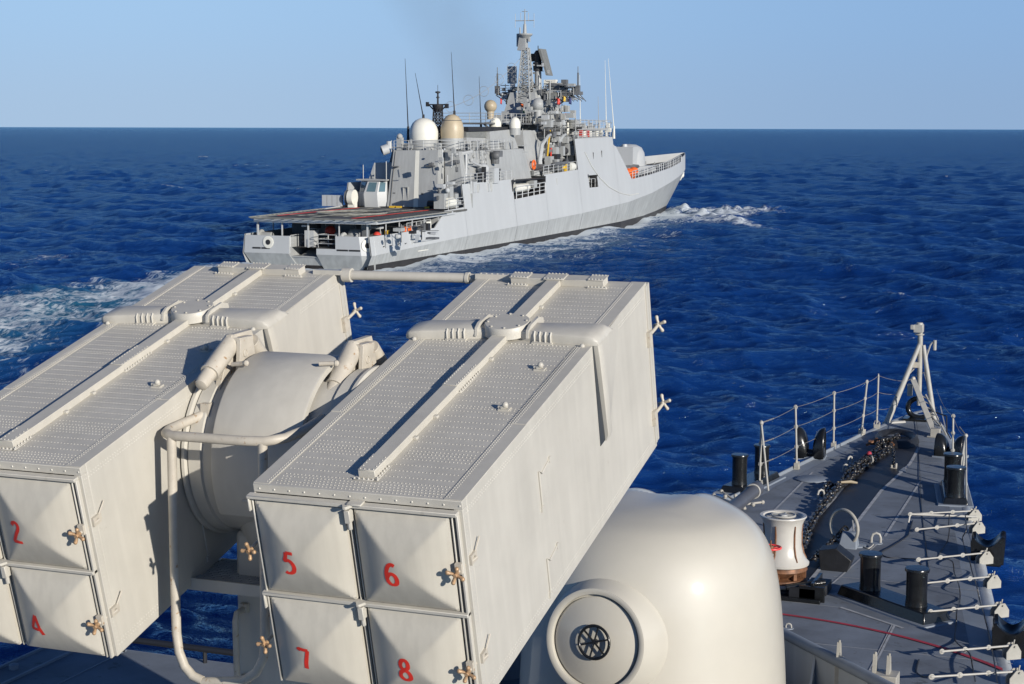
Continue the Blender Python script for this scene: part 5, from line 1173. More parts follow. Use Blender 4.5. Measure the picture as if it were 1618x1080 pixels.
# ---- funnel smoke
def smoke():
    pts=[(768,196,42,1.6),(760,186,42,3.4),(748,165,40,5.6),(738,140,38,7.2),(728,105,36,8.8),(718,60,34,9.8),(710,10,32,10.8),(704,-45,30,11.5)]
    P_=[Vector(FT(x,y,a)) for x,y,a,r in pts]; q=MB(); q.tube(P_,[p[3] for p in pts],18); o=q.build('funnel_smoke','f_black',None,loc=FO,rot=(0,0,FH),ang=180)
    m=bpy.data.materials.new('thin_brown_smoke'); m.use_nodes=True; t=m.node_tree; N=t.nodes; l=t.links
    N.remove(N['Principled BSDF']); v=N.new('ShaderNodeVolumePrincipled'); v.inputs['Color'].default_value=(.42,.34,.24,1); v.inputs['Anisotropy'].default_value=.2
    tc=N.new('ShaderNodeTexCoord'); n=N.new('ShaderNodeTexNoise'); n.inputs['Scale'].default_value=.11; n.inputs['Detail'].default_value=3; l.new(tc.outputs['Object'],n.inputs['Vector'])
    # density falls off away from the plume's axis
    sx=N.new('ShaderNodeSeparateXYZ'); l.new(tc.outputs['Object'],sx.inputs[0])
    A=P_[1]; B_=P_[6]; sl_x=(B_.x-A.x)/(B_.z-A.z); sl_y=(B_.y-A.y)/(B_.z-A.z)
    def mth(op,a,b=None):
        q=N.new('ShaderNodeMath'); q.operation=op
        for k,vv in enumerate((a,b)):
            if vv is None: continue
            if isinstance(vv,(int,float)): q.inputs[k].default_value=vv
            else: l.new(vv,q.inputs[k])
        return q.outputs[0]
    zz=mth('SUBTRACT',sx.outputs['Z'],A.z); dx=mth('SUBTRACT',mth('SUBTRACT',sx.outputs['X'],A.x),mth('MULTIPLY',zz,sl_x)); dy=mth('SUBTRACT',mth('SUBTRACT',sx.outputs['Y'],A.y),mth('MULTIPLY',zz,sl_y))
    rr=mth('SQRT',mth('ADD',mth('MULTIPLY',dx,dx),mth('MULTIPLY',dy,dy))); R0=mth('ADD',mth('MULTIPLY',zz,.42),3.4)
    q_=mth('MAXIMUM',mth('SUBTRACT',1,mth('DIVIDE',rr,R0)),0)
    fall=N.new('ShaderNodeMapRange'); fall.inputs['From Min'].default_value=0; fall.inputs['From Max'].default_value=16; fall.inputs['To Min'].default_value=.055; fall.inputs['To Max'].default_value=.030; l.new(zz,fall.inputs['Value'])
    nn=mth('MAXIMUM',mth('SUBTRACT',mth('MULTIPLY',n.outputs['Fac'],2.2),.5),0)
    l.new(mth('MULTIPLY',mth('MULTIPLY',q_,fall.outputs[0]),nn),v.inputs['Density'])
    l.new(v.outputs[0],N['Material Output'].inputs['Volume']);
    o.data.materials.clear(); o.data.materials.append(m); tag(o,'thin brown funnel smoke drifting up behind the masts','smoke',kind='stuff')
    sc.cycles.volume_step_rate=3.0; sc.cycles.volume_max_steps=64
smoke()

# ================================================================== FITTINGS ON THE FOREDECK
def at0(m,o): m.v=[tuple(Vector(p)-Vector(o)) for p in m.v]; return m
# ---- stanchions: base socket, post with eyes; copies share meshes
def stanchion_proto():
    r=empty('guard_stanchion',(0,0,0))
    q=MB(); q.box(-.07,.07,-.06,.06,0,.10); q.box(-.09,-.05,-.05,.05,.04,.14); q.box(.05,.08,-.05,.05,.04,.13); q.tube([(-.06,0,.10),(-.05,0,.17),(.05,0,.17),(.06,0,.10)],.012,6); q.build('socket','white_worn',r,bevel=.006)
    q=MB(); q.tube([(0,0,.08),(0,0,1.17)],.024,10); q.build('post','white',r)
    for z in (.42,.80,1.17):
        q=MB(); q.torus((0,0,z+.01),.032,.016,'X',14,6); q.sphere((0,0,z+.01),.022,8,m=5); q.build('wire_eye','white',r)
    return r
stp=stanchion_proto(); first=[True]
EYE=(.43,.81,1.18)
def stanchion(base,top,label):
    r=stp if first[0] else copy_tree(stp); first[0]=False
    d=(top-base); L=d.length; q=d.to_track_quat('Z','Y')
    r.location=base; r.rotation_mode='QUATERNION'; r.rotation_quaternion=q; s_=L/1.18; r.scale=(1,1,s_)
    tag(r,label,'railing post','guard rail stanchions'); d.normalize()
    return [base+d*z*s_ for z in EYE]
ports=[((1259,741),(1257,643),'white guard rail post just aft of the black port fairlead'),((1317,708),(1318,621),'tall white guard rail post next forward of the black port fairlead'),((1361,687),(1370,603),'white guard rail post leaning forward, third ahead of the port bollards'),((1385,677),(1388,593),'foremost white port guard rail post, beside the bow tripod')]
E_=[]
aft_b=D(1200,775); 
for b,t,l in ports:
    B_=D(*b); T_=ypl(t[0],t[1],B_.y+(.12 if b[0]>1350 else 0)); E_.append(stanchion(B_,T_,l))
# doubled end stanchion at the port bollards
a1=D(1200,770); a1t=ypl(1203,668,a1.y)
E0=stanchion(a1,a1t,'aftmost white port guard rail post, rising behind the bollards')
q=MB(); b2=D(1214,775); q.tube([a1t-a1,b2-a1],.022,8); q.sphere(a1t-a1,.05,10,m=6)
q.build('brace','white',None).parent=[o for o in bpy.data.objects if o.name.startswith('guard_stanchion')][-1]
_b=[o for o in bpy.data.objects if o.name=='brace'][-1]; _p=_b.parent; _b.matrix_parent_inverse=(Matrix.Translation(a1)@_p.rotation_quaternion.to_matrix().to_4x4()@Matrix.Diagonal((1,1,_p.scale.z,1))).inverted()@Matrix.Translation(a1)
rows=[E0]+E_
def wire(pts,name,label,r=.006,sag=.03,mm='steelwire',thick=None,group='guard rail wires'):
    q=MB(); P=[]
    for A,B_ in zip(pts,pts[1:]):
        for i in range(8): t=i/8; P.append(A.lerp(B_,t)-Vector((0,0,4*sag*t*(1-t))))
    P.append(pts[-1]); q.tube(P,r,6)
    for A,B_ in ((pts[0],pts[1]),):
        d=(B_-A).normalized(); L=min(.75,(B_-A).length*.4)
        for k in range(7): c=A+d*(.08+L*k/7)-Vector((0,0,.004*k)); q.tube([c,c+d*.07],[.016,.016] if k%2 else [.011,.019],6)
    o=q.build(name,mm,None,ang=60); tag(o,label,'wire',group); return o
bowL=D(1401,668)+Vector((0,0,1.05))
for k,nm in ((2,'top'),(1,'middle'),(0,'lowest')):
    pts=[r[k] for r in rows]+[D(1401,668).lerp(Vector(ypl(1454,541,D(1452,668).y+.35)),(.20,.36,.52)[k])]
    wire(pts,'guard_wire','%s guard wire strung between the white port rail posts'%nm)
st_s=[]
for b,t,l in (((1505,742),(1506,657),'upright white guard rail post on the starboard side of the bow'),((1520,757),(1526,688),'white starboard guard rail post just outboard of the black bollards')):
    B_=D(*b); T_=ypl(t[0],t[1],B_.y); st_s.append(stanchion(B_,T_,l))
q=MB(); o_=st_s[1][2]; q.tube([o_,D(1512,770)],.022,8); q.tube([o_,D(1523,800)+Vector((.05,0,0))],.022,8); q.sphere(o_,.05,10,m=6); o=q.build('brace_legs','white'); tag(o,'pair of white brace legs at the end of the starboard guard wire','rail brace')
wire([st_s[1][2],st_s[0][2],D(1478,668)+Vector((0,0,.9))],'guard_wire','upper guard wire drooping aft along the starboard side of the bow',sag=.12)
wire([st_s[1][0]+Vector((0,0,.1)),st_s[0][1],D(1478,672)+Vector((0,0,.5))],'guard_wire','lower guard wire looping past the upright starboard rail post',sag=.16,mm='cable')
# ---- folded stanchions lying inboard on the starboard side
fold=[((1540,822),(1438,812),'white folded rail post lying inboard just aft of the starboard bollards',True),((1545,842),(1442,837),'second folded rail post lying aft of the starboard bollards',False),((1557,890),(1449,884),'long white folded rail post level with the forward black saddle fairlead',True),((1569,928),(1462,921),'white folded rail post lying just abaft the forward black saddle fairlead',True),((1581,974),(1470,966),'white folded rail post just forward of the after black saddle fairlead',True),((1600,1040),(1488,1029),'white folded rail post just aft of the after black saddle fairlead',True),((1608,1082),(1472,1069),'white folded rail post nearest the camera, at the foot of the starboard side',True)]
fp=[]
def folded_proto():
    r=empty('folded_stanchion',(0,0,0))
    q=MB(); q.tube([(0,0,.20),(-1.15,0,.20)],.016,10); q.build('post','white',r)
    for x in (-.40,-.78,-1.15):
        q=MB(); q.torus((x,0,.20),.030,.014,'Y',14,6); q.sphere((x,0,.2),.024,8,m=5); q.build('wire_eye','white',r)
    q=MB(); q.prism([(-.14,-.065,0),(.10,-.065,0),(.10,-.065,.12),(.03,-.065,.235),(-.05,-.065,.235),(-.14,-.065,.12)],(0,.02,0)); q.prism([(-.14,.045,0),(.10,.045,0),(.10,.045,.12),(.03,.045,.235),(-.05,.045,.235),(-.14,.045,.12)],(0,.02,0)); q.box(-.10,.08,-.045,.045,.0,.08); q.cyl((-.01,-.09,.2),(-.01,.09,.2),.016,.016,8); q.tube([(0,0,.2),(.02,0,.29)],.012,6)
    q.build('hinge_bracket','white_worn',r,bevel=.005)
    return r
fpr=folded_proto()
tips=[]
for i,(b,t,l,br_) in enumerate(fold):
    r=fpr if i==0 else copy_tree(fpr)
    B_=D(*b); T_=D(t[0],t[1],.20); d=Vector((T_.x-B_.x,T_.y-B_.y,0)); ang=math.atan2(-d.y,-d.x); r.location=B_; r.rotation_euler=(0,0,ang); s_=d.length/1.15; r.scale=(min(1.25,max(.8,s_)),1,1)
    tag(r,l,'railing post','folded rail posts along the starboard edge'); tips.append((B_,T_))
q=MB(); B_,T_=tips[0]; q.tube([T_+Vector((0,0,0)),B_+Vector((.05,-.18,.12))],.022,8); q.tube([T_,T_-Vector((.02,.05,.16))],.02,6); o=q.build('folded_brace','white'); tag(o,'slanting white brace pole crossing the foremost folded rail post','rail brace')
# slack dark wires trailing between the folded posts
def slack(pts,label,r=.011):
    q=MB(); P=[Vector(p) for p in pts]; Q=[]
    for i in range(len(P)-1):
        a=P[max(0,i-1)];b=P[i];c=P[i+1];e=P[min(len(P)-1,i+2)]
        for k in range(8):
            t=k/8; Q.append(.5*((2*b)+(c-a)*t+(2*a-5*b+4*c-e)*t*t+(3*b-a-3*c+e)*t**3))
    Q.append(P[-1]); q.tube(Q,r,6); o=q.build('slack_wire','cable'); tag(o,label,'wire','slack guard wires on the deck'); return o
slack([D(1500,812,.2),D(1499,830,.1),D(1500,836,.2),D(1497,855,.015),D(1487,870,.015),D(1484,880,.015),D(1504,886,.2),D(1508,905,.02),D(1515,924,.2),D(1517,945,.02),D(1512,965,.2),D(1511,985,.02),D(1510,1012,.02),D(1531,1031,.2),D(1537,1055,.02),D(1541,1076,.2)],'dark slack wire running aft through the inner eyes of the folded rail posts')
slack([D(1525,812,.2),D(1527,836,.2),D(1521,850,.015),D(1526,870,.015),D(1532,886,.2),D(1536,903,.02),D(1543,925,.2),D(1548,948,.02),D(1554,968,.2),D(1562,1000,.02),D(1569,1034,.2),D(1576,1078,.2)],'dark slack wire nearest the starboard edge, through the outer eyes')
slack([D(1442,822,.02),D(1437,840,.02),D(1432,848,.015),D(1410,862,.015),D(1393,872,.015),D(1402,880,.015),D(1430,882,.015),D(1449,884,.18),D(1456,897,.015),D(1460,907,.02),D(1462,921,.18)],'dark slack wire looping wide across the open deck to the long folded post')
slack([D(1452,1042,.015),D(1448,1060,.015),D(1457,1068,.015),D(1472,1069,.18)],'short dark wire curling up to the nearest folded post')
slack([(0.55,33.4,dz(33.4)+.012) if False else D(1448,660,.02),D(1452,720,.012),D(1456,800,.012),D(1463,860,.012),D(1468,905,.012)],'thin dark wire laid fore and aft down the open deck',.006)
# ---- black bollards (pairs on plinths)
def bollard_pair(pA,pB,rA,h,label,plinth=.16,ext=.35,hw=.30,skirt='white_worn'):
    c=(pA+pB)/2; r=empty('bollard_pair',c,label,'bollard','black twin bollards'); d=(pB-pA); d.z=0; L=d.length; d.normalize(); n=Vector((-d.y,d.x,0))
    def pt(a,b_,z): return d*a+n*b_+Vector((0,0,z))
    e=L/2+ext
    q=MB(); q.hexa([pt(-e,-hw,0.0),pt(e,-hw,0.0),pt(e,hw,0.0),pt(-e,hw,0.0)],[pt(-e+.06,-hw+.05,plinth),pt(e-.06,-hw+.05,plinth),pt(e-.06,hw-.05,plinth),pt(-e+.06,hw-.05,plinth)]); q.build('plinth','black',r,bevel=.02)
    q=MB(); q.hexa([pt(-e-.10,-hw-.10,0),pt(e+.10,-hw-.10,0),pt(e+.10,hw+.10,0),pt(-e-.10,hw+.10,0)],[pt(-e-.08,-hw-.08,.028),pt(e+.08,-hw-.08,.028),pt(e+.08,hw+.08,.028),pt(-e-.08,hw+.08,.028)]); q.build('bedplate','margin',r)
    for s in (-1,1):
        o=d*(s*L/2)
        q=MB(); q.lathe([(rA*1.05,plinth-.02),(rA*1.0,plinth+.04),(rA*.96,plinth+.1),(rA*.97,plinth+h*.8),(rA*.99,plinth+h-.03),(rA*1.12,plinth+h-.02),(rA*1.13,plinth+h+.015),(rA*1.08,plinth+h+.03),(.001,plinth+h+.032)],36,Matrix.Translation(o)); q.build('post','black',r,ang=50)
    return r
bollard_pair(D(1168,775),D(1203,758),.165,.62,'black twin bollards on the port edge ahead of the gun barrel',ext=.42)
bollard_pair(D(1509,795)+Vector((0,0,0)),D(1504,772),.185,.60,'black twin bollards standing close together on the starboard edge of the bow',ext=.25,hw=.27)
bollard_pair(D(1374,948),D(1447,974),.175,.58,'black twin bollards amid the deck with rust blotches, aft of the capstan',ext=.5,hw=.30,plinth=.20)
# ---- saddle fairleads
def fairlead(c,yaw,label,W=.55,H=.55,T=.34):
    r=empty('saddle_fairlead',c,label,'fairlead','black saddle fairleads'); r.rotation_euler=(0,0,yaw)
    # U-shaped throat running across; flared lips on either side
    q=MB()
    def f(u,v):
        a=math.pi*(u)             # round the U, left horn to right horn
        w_=v*2-1; flare=abs(w_)**2.2
        rad=.21+flare*.13
        x=w_*T*.62
        if True:
            y=-math.cos(a)*(rad); z=.40-math.sin(a)*(rad-.02)
            ext=max(0,abs(math.cos(a))-.75)/.25
            z+=ext*.12
        return (x,y,z)
    q.grid(f,28,10); o=q.build('throat','black',r,ang=60); so_=o.modifiers.new('t','SOLIDIFY'); so_.thickness=-.035; so_.offset=1
    for s in (-1,1):
        q=MB(); n=20; P=[]
        for i in range(n+1):
            a=math.pi*i/n; P.append((s*.22,-math.cos(a)*.34,.42-.0-math.sin(a)*.36))
        top=[(s*.22,.34,.62),(s*.20,.30,.68),(s*.17,.24,.66)]
        q.tube([(s*.18,-.25,.64),(s*.21,-.32,.60)]+P+[(s*.21,.32,.60),(s*.18,.25,.64)],.035,8)
        q.build('lip','black',r)
    q=MB(); q.box(-.2,.2,-.36,.36,0,.10); q.build('foot','blackmat',r,bevel=.01)
    return r
def horn(c,yaw,label,s=1.0):
    """open chock: two tall curved horn plates with a saddle between"""
    r=empty('horn_fairlead',c,label,'fairlead','black saddle fairleads'); r.rotation_euler=(0,0,yaw)
    for sd in (-1,1):
        q=MB()
        def f(u,v):
            a=math.pi*v; hgt=.60*s*math.sin(a)**.6; wid=.27*s*math.cos(a)
            bul=.10*math.sin(u*math.pi/1.0)*(1)
            k=u
            return ((wid*(1-.25*k)), sd*(.09+.24*(1-k)**1.6*(1)), .02+hgt*(1-k*.0)*(1-.55*k*k))
        q.grid(f,10,18); o=q.build('horn','black',r,ang=80); m_=o.modifiers.new('t','SOLIDIFY'); m_.thickness=.05; m_.offset=0
    q=MB(); q.tube([(0,-.33,.10),(0,-.15,.08),(0,.15,.08),(0,.33,.10)],[.16,.12,.12,.16],16); q.build('saddle','black',r)
    q=MB(); q.box(-.28,.28,-.36,.36,-.02,.04); q.build('foot','margin',r)
    return r
p=D(1282,722); horn(p+Vector((-.02,0,.0)),R_(90+5),'black horned fairlead on the port edge between two guard rail posts',1.15)
p=D(1495,725); horn(p+Vector((.06,.3,0)),R_(90-10),'black horned fairlead on the starboard edge ahead of the bollards',.85)
def saddle(p,yaw,label):
    r=empty('saddle_fairlead',p,label,'fairlead','black saddle fairleads'); r.rotation_euler=(0,0,yaw)
    prof_=[(-.27,-.05),(-.29,.30),(-.27,.39),(-.22,.40)]+[(-.20+.42*t,.37-.15*math.sin(math.pi*t)+.06*t) for t in [i/12 for i in range(13)]]+[(.25,.45),(.30,.43),(.31,.35),(.29,-.05)]
    n=len(prof_); q=MB(); ks=((-.30,1.0,.0),(-.27,1.03,.02),(-.2,.97,-.03),(0,.94,-.06),(.2,.97,-.03),(.27,1.03,.02),(.30,1.0,.0))
    vs=[(x*k,y,(z if z<.1 else z*1.0+dz_)) for y,k,dz_ in ks for x,z in prof_]
    q.add(vs,[(a_*n+k,(a_+1)*n+k,(a_+1)*n+(k+1)%n,a_*n+(k+1)%n) for a_ in range(len(ks)-1) for k in range(n)]+[tuple(range(n)),tuple(range((len(ks)-1)*n,len(ks)*n))[::-1]])
    q.build('throat','black',r,ang=50)
    q=MB(); q.hexa([(-.24,-.28,-.1),(.26,-.28,-.1),(.26,.28,-.1),(-.24,.28,-.1)],[(-.2,-.24,.18),(.2,-.24,.18),(.2,.24,.18),(-.2,.24,.18)]); q.build('body','black',r,bevel=.03)
    return r
saddle(D(1551,880)+Vector((.10,0,0)),R_(4),'glossy black saddle fairlead on the starboard edge, the forward one of two')
saddle(D(1590,1020)+Vector((.08,0,0)),R_(4),'glossy black saddle fairlead on the starboard edge, the after one nearest the camera')
# ---- capstan
cp=D(1243,925); cp=Vector((.12,28.3,dz(28.3)))
cpn=cp
cap=empty('capstan',cpn,'rust streaked white capstan on copper coloured gear beside the chain','capstan')
top=ypl(1239,812,cpn.y).z-cpn.z
S=top/1.3
q=MB(); pr=[(.43,.43),(.475,.455),(.48,.49),(.43,.54),(.37,.64),(.335,.78),(.33,1.0),(.345,1.14),(.395,1.24),(.42,1.27),(.415,1.29),(.36,1.285),(.33,1.24),(.18,1.235),(.001,1.235)]
q.lathe([(r_*.95,z*S) for r_,z in pr],48); q.build('drum','capwhite',cap,ang=50)
for k in range(6):
    a=k*math.pi/3+.35; q=MB(); P=[(.43,.545),(.375,.64),(.338,.80),(.335,1.0),(.352,1.15)]
    q.tube([(math.cos(a)*r_*.95,math.sin(a)*r_*.95,z*S) for r_,z in P],[.012,.018,.018,.018,.012],6); q.build('whelp','copper',cap)
q=MB(); q.torus((0,0,1.285*S),.20,.018,'Z',28,8); q.build('top_ring','white',cap); q=MB(); q.cyl((0,0,1.24*S),(0,0,1.30*S),.09,.07,16); q.tube([(-.18,0,1.29*S),(.18,0,1.28*S)],.018,6); q.tube([(0,-.18,1.285*S),(0,.18,1.28*S)],.016,6); q.build('top_hub','f_sup',cap)
q=MB(); q.lathe([(.30,.12*S),(.44,.15*S),(.41,.22*S),(.29,.25*S),(.37,.31*S),(.43,.37*S),(.41,.43*S)],36); q.build('cable_lifter','copper',cap,ang=40)
q=MB(); q.lathe([(.44,.10*S),(.46,.13*S),(.44,.165*S),(.30,.18*S)],36); q.build('brake_band','white_worn',cap)
for k in range(8):
    a=k*math.pi/4; q=MB(); q.box(-.05,.05,-.03,.03,.24*S,.36*S,Matrix.Rotation(a,4,'Z')@Matrix.Translation((.36,0,0))); q.build('sprocket','copper',cap)
q=MB(); q.lathe([(.50,.0),(.50,.07*S),(.36,.12*S)],32); q.box(.25,.70,-.62,-.35,0,.22); q.box(.45,.80,-.2,.3,0,.18); q.build('bedplate','blackmat',cap,bevel=.01)
q=MB(); q.box(.42,.85,-.62,-.56,.0,.26); q.box(-.3,.8,-.75,-.66,0,.07); q.box(.60,.66,-.55,.2,.10,.30); q.cyl((.2,-.6,.2),(.8,-.3,.28),.05,.05,8); q.build('brake_frame','black',cap,bevel=.008)
# dark roller housing beside it
q=MB(); hp=D(1318,905); q.prism([(-.22,0,0),(.25,0,0),(.33,0,.22),(.05,0,.42),(-.26,0,.36)],(0,.38,0)); o=q.build('chain_housing','blackmat',None,loc=hp+Vector((-.05,.1,0)),bevel=.01); tag(o,'black humped chain housing on the deck right of the capstan','deck housing')
q=MB(); q.hexa([(-.16,.0,0),(.2,.0,0),(.2,.3,0),(-.16,.3,0)],[(-.12,.2,.26),(.16,.2,.28),(.16,.3,.30),(-.12,.3,.28)]); o=q.build('grey_cover_box','margin',None,loc=D(1345,868)+Vector((-.1,0,0)),bevel=.02); tag(o,'low grey box below the standing white ring','deck box')
# red handwheel on its post
wp=D(1216,948); wz=ypl(1212,864,wp.y).z-wp.z
hw_=empty('valve_post',wp,'short white post with a pink red handwheel beside the capstan','valve')
q=MB(); q.tube([(0,0,0),(0,0,wz-.08)],.05,12); q.lathe([(.11,0),(.11,.03),(.05,.05)],16); q.build('post','white',hw_); q=MB(); q.torus((0,0,wz),.17,.018,'Z',28,8)
for k in range(4): q.tube([(0,0,wz-.02),(.17*math.cos(k*math.pi/2+.4),.17*math.sin(k*math.pi/2+.4),wz)],.012,6)
q.build('handwheel','orange_red',hw_); q=MB(); q.cyl((0,0,wz-.10),(0,0,wz+.03),.06,.05,12); q.tube([(0,0,wz),(0,0,wz+.12)],.014,6); q.build('spindle','copper',hw_)
# ---- anchor chain: links laid along the chain way
link=MB(); 
def link_pts(L,W,r):
    P=[]
    for i in range(16):
        a=2*math.pi*i/16; x=math.cos(a)*W; y=math.sin(a)*W
        y+= (L-W) if y>=0 else -(L-W)
        P.append(Vector((x,y,0)))
    return P
def chain(path,L=.11,W=.055,r=.021,seed=1):
    rr=random.Random(seed); q=MB(); P=[Vector(p) for p in path]
    seg=[(P[i+1]-P[i]).length for i in range(len(P)-1)]; tot=sum(seg); n=int(tot/(L*1.45)); 
    for i in range(n):
        d=tot*i/n; k=0
        while d>seg[k] and k<len(seg)-1: d-=seg[k]; k+=1
        c=P[k].lerp(P[k+1],min(1,d/seg[k])); dr=(P[k+1]-P[k]).normalized()
        roll=(0 if i%2 else math.pi/2)+rr.uniform(-.4,.4)+.4
        m_=Matrix.Translation(c+Vector((rr.uniform(-.012,.012),0,rr.uniform(0,.015))))@dr.to_track_quat('Y','Z').to_matrix().to_4x4()@Matrix.Rotation(roll,4,'Y')@Matrix.Rotation(rr.uniform(-.12,.12),4,'Z')
        q.tube([m_@p for p in link_pts(L,W,r)],r,6,closed=True)
        q.tube([m_@Vector((-W,0,0)),m_@Vector((W,0,0))],r*.7,5)
    return q
def ch(pts,label,**k):
    o=chain([D(x,y,h) for x,y,h in pts],**k).build('anchor_chain','chain',None,ang=60); tag(o,label,'chain','anchor chains on the foredeck'); return o
ch([(1408,703,.10),(1392,712,.10),(1375,724,.10),(1356,738,.10),(1340,752,.09),(1322,772,.08),(1305,792,.08),(1292,812,.08),(1280,832,.10),(1270,858,.30),(1262,876,.42)],'black anchor chain running from the hawse down to the capstan',L=.135,W=.07,r=.029,seed=2)
ch([(1404,712,.08),(1388,722,.08),(1370,734,.08),(1352,748,.10),(1338,762,.08),(1324,768,.08),(1312,764,.08),(1304,772,.08),(1300,782,.06)],'second length of black chain heaped beside the main cable',L=.125,W=.062,r=.026,seed=3)
ch([(1376,722,.16),(1362,728,.18),(1350,738,.18),(1338,744,.16),(1344,752,.14),(1354,746,.16)],'short tangled bight of chain on top of the heap',L=.09,W=.045,r=.018,seed=5)
ch([(1333,838,.22),(1320,850,.10),(1308,862,.09),(1298,872,.10),(1284,884,.25)],'short length of chain leading to the standing white ring',L=.10,W=.052,r=.021,seed=6)
ch([(1411,708,.30),(1412,722,.22),(1412,735,.15)],'short stopper chain hanging to the white cleat',L=.07,W=.035,r=.014,seed=7)
ch([(1402,698,.10),(1388,706,.12),(1378,716,.12),(1366,724,.12),(1352,734,.12),(1342,746,.1),(1334,758,.1)],'third length of chain on the port side of the heap',L=.11,W=.055,r=.022,seed=9)
ch([(1418,690,.20),(1406,694,.22),(1394,698,.20),(1384,706,.16)],'rusty chain links spilling out of the hawse collar',L=.12,W=.06,r=.026,seed=10)
# slip hooks, swivels in rust red
q=MB(); p=D(1388,700,.12); q.tube([(-.32,-.25,0),(-.1,-.05,.06),(.12,.05,.07),(.28,.02,.03),(.36,-.10,-.02)],[.03,.045,.05,.045,.03],10); q.sphere((-.05,0,.08),.06,10); q.box(-.25,-.05,-.12,.04,-.02,.08); o=q.build('chain_swivel','copper',None,loc=p,rot=(0,0,.3)); tag(o,'rusty swivel and shackle at the hawse end of the chain','shackle')
q=MB(); p=D(1373,722,.12); q.sphere((0,0,.08),.065,10); o=q.build('red_pin','redline',None,loc=p); tag(o,'red painted pin head in the chain heap','pin')
q=MB(); q.torus((0,0,.06),.075,.022,'X',18,8); o=q.build('white_shackle','white',None,loc=D(1376,729,.08),rot=(.5,0,.6)); tag(o,'white shackle ring lying in the chain heap','shackle')
q=MB(); q.tube([(0,0,0),(.28,.10,.02),(.42,.12,.0)],[.02,.035,.02],8); o=q.build('marlin_bar','f_tan',None,loc=D(1323,762,.14)); tag(o,'tan steel bar lying across the chain','bar')
# raised hawse collar
q=MB(); vs=[]; n=28
for i in range(n):
    a=2*math.pi*i/n; rx,ry=.50,.95
    for k,(f_,z) in enumerate(((1.12,0),(1.04,.10),(.92,.16),(.80,.13),(.72,.03))): vs.append((rx*f_*math.cos(a),ry*f_*math.sin(a),z))
q.add(vs,[(i*5+k,((i+1)%n)*5+k,((i+1)%n)*5+k+1,i*5+k+1) for i in range(n) for k in range(4)]+[tuple(i*5+4 for i in range(n))])
hpz=D(1412,700); o=q.build('hawse_collar','blackmat',None,loc=hpz+Vector((.02,.35,.006)),rot=(0,0,.18),ang=60); tag(o,'black raised oval hawse collar near the bow where the chain goes down','hawse pipe')
# ---- ring, pad eyes, cleats, hatch
rp_=D(1333,862); q=MB(); rz_=ypl(1333,803,rp_.y).z-rp_.z; R0=rz_/2*.92
for m_ in (0,): q.torus((0,0,R0+.03),R0,.032,'X',32,10,Matrix.Rotation(R_(60),4,'Z'))
o=q.build('mooring_ring','white_worn',None,loc=rp_); tag(o,'large white ring standing on edge on the deck behind the capstan','ring')
q=MB(); q.lathe([(.2,0),(.2,.02),(.16,.03),(.001,.03)],24); o=q.build('ring_plate','margin',None,loc=D(1352,862)); tag(o,'pale round pad plate right of the standing white ring','pad plate')
def hoop(p,w_,h,yaw,label,r=.024,plate=.13):
    q=MB(); q.tube([(-w_/2,0,0),(-w_/2,0,h*.55),(-w_*.35,0,h*.88),(0,0,h),(w_*.35,0,h*.88),(w_/2,0,h*.55),(w_/2,0,0)],r,8); e=empty('pad_eye',p,label,'pad eye','white pad eyes'); e.rotation_euler=(0,0,yaw); q.build('hoop','white',e)
    q=MB(); q.lathe([(plate,0.0),(plate,.016),(.001,.017)],20); q.build('plate','margin',e)
hoop(D(1384,858),.17,.20,.25,'white hoop pad eye right of the standing ring on the deck seam')
hoop(D(1297,788),.15,.20,.7,'white hoop pad eye beside the chain, nearest the round hatch',plate=.22)
hoop(D(1336,745),.13,.17,.9,'white hoop pad eye beside the chain heap, the middle one')
hoop(D(1343,732),.13,.17,.9,'white hoop pad eye beside the chain heap, the foremost one')
hoop(D(1246,993),.085,.085,.15,'small square white pad eye on the open deck just behind the gun',r=.013,plate=.08)
slack([D(1347,822,.2),D(1350,845,.06),D(1354,858,.03),D(1362,862,.02),D(1372,866,.02),D(1380,860,.05)],'pale rope end tied from the standing ring to the pad eye',.014).active_material=M['white']
q=MB(); q.lathe([(.36,0),(.36,.035),(.34,.045),(.001,.048)],40); q.torus((0,0,.02),.365,.016,'Z',40,6); o=q.build('round_hatch','margin',None,loc=D(1284,758),ang=40); tag(o,'flat round deck hatch with worn rim ahead of the port bollards','deck hatch')
c_=D(1412,742); e=empty('chain_cleat',c_,'small white cleat holding the stopper chain on a pale diamond plate','cleat'); q=MB(); q.tube([(.05,0,0),(.05,0,.16)],.03,8); q.tube([(-.05,0,0),(-.05,0,.12)],.025,8); q.box(-.08,.08,-.04,.04,0,.05); q.build('posts','white_worn',e)
q=MB(); q.add([(-.24,-.2,.018),(.32,-.2,.018),(.18,.42,.018),(-.08,.42,.018),(-.24,-.2,.0),(.32,-.2,.0),(.18,.42,.0),(-.08,.42,.0)],[(0,1,2,3),(0,4,5,1),(1,5,6,2),(2,6,7,3),(3,7,4,0)]); q.build('plate','margin',e)
q=MB(); q.box(-.12,.12,-.03,.03,0,.03); q.box(-.02,.05,-.08,.08,.0,.025); o=q.build('small_cleat','white',None,loc=D(1426,682)); tag(o,'tiny white cleat on the deck just behind the bow tripod','cleat')
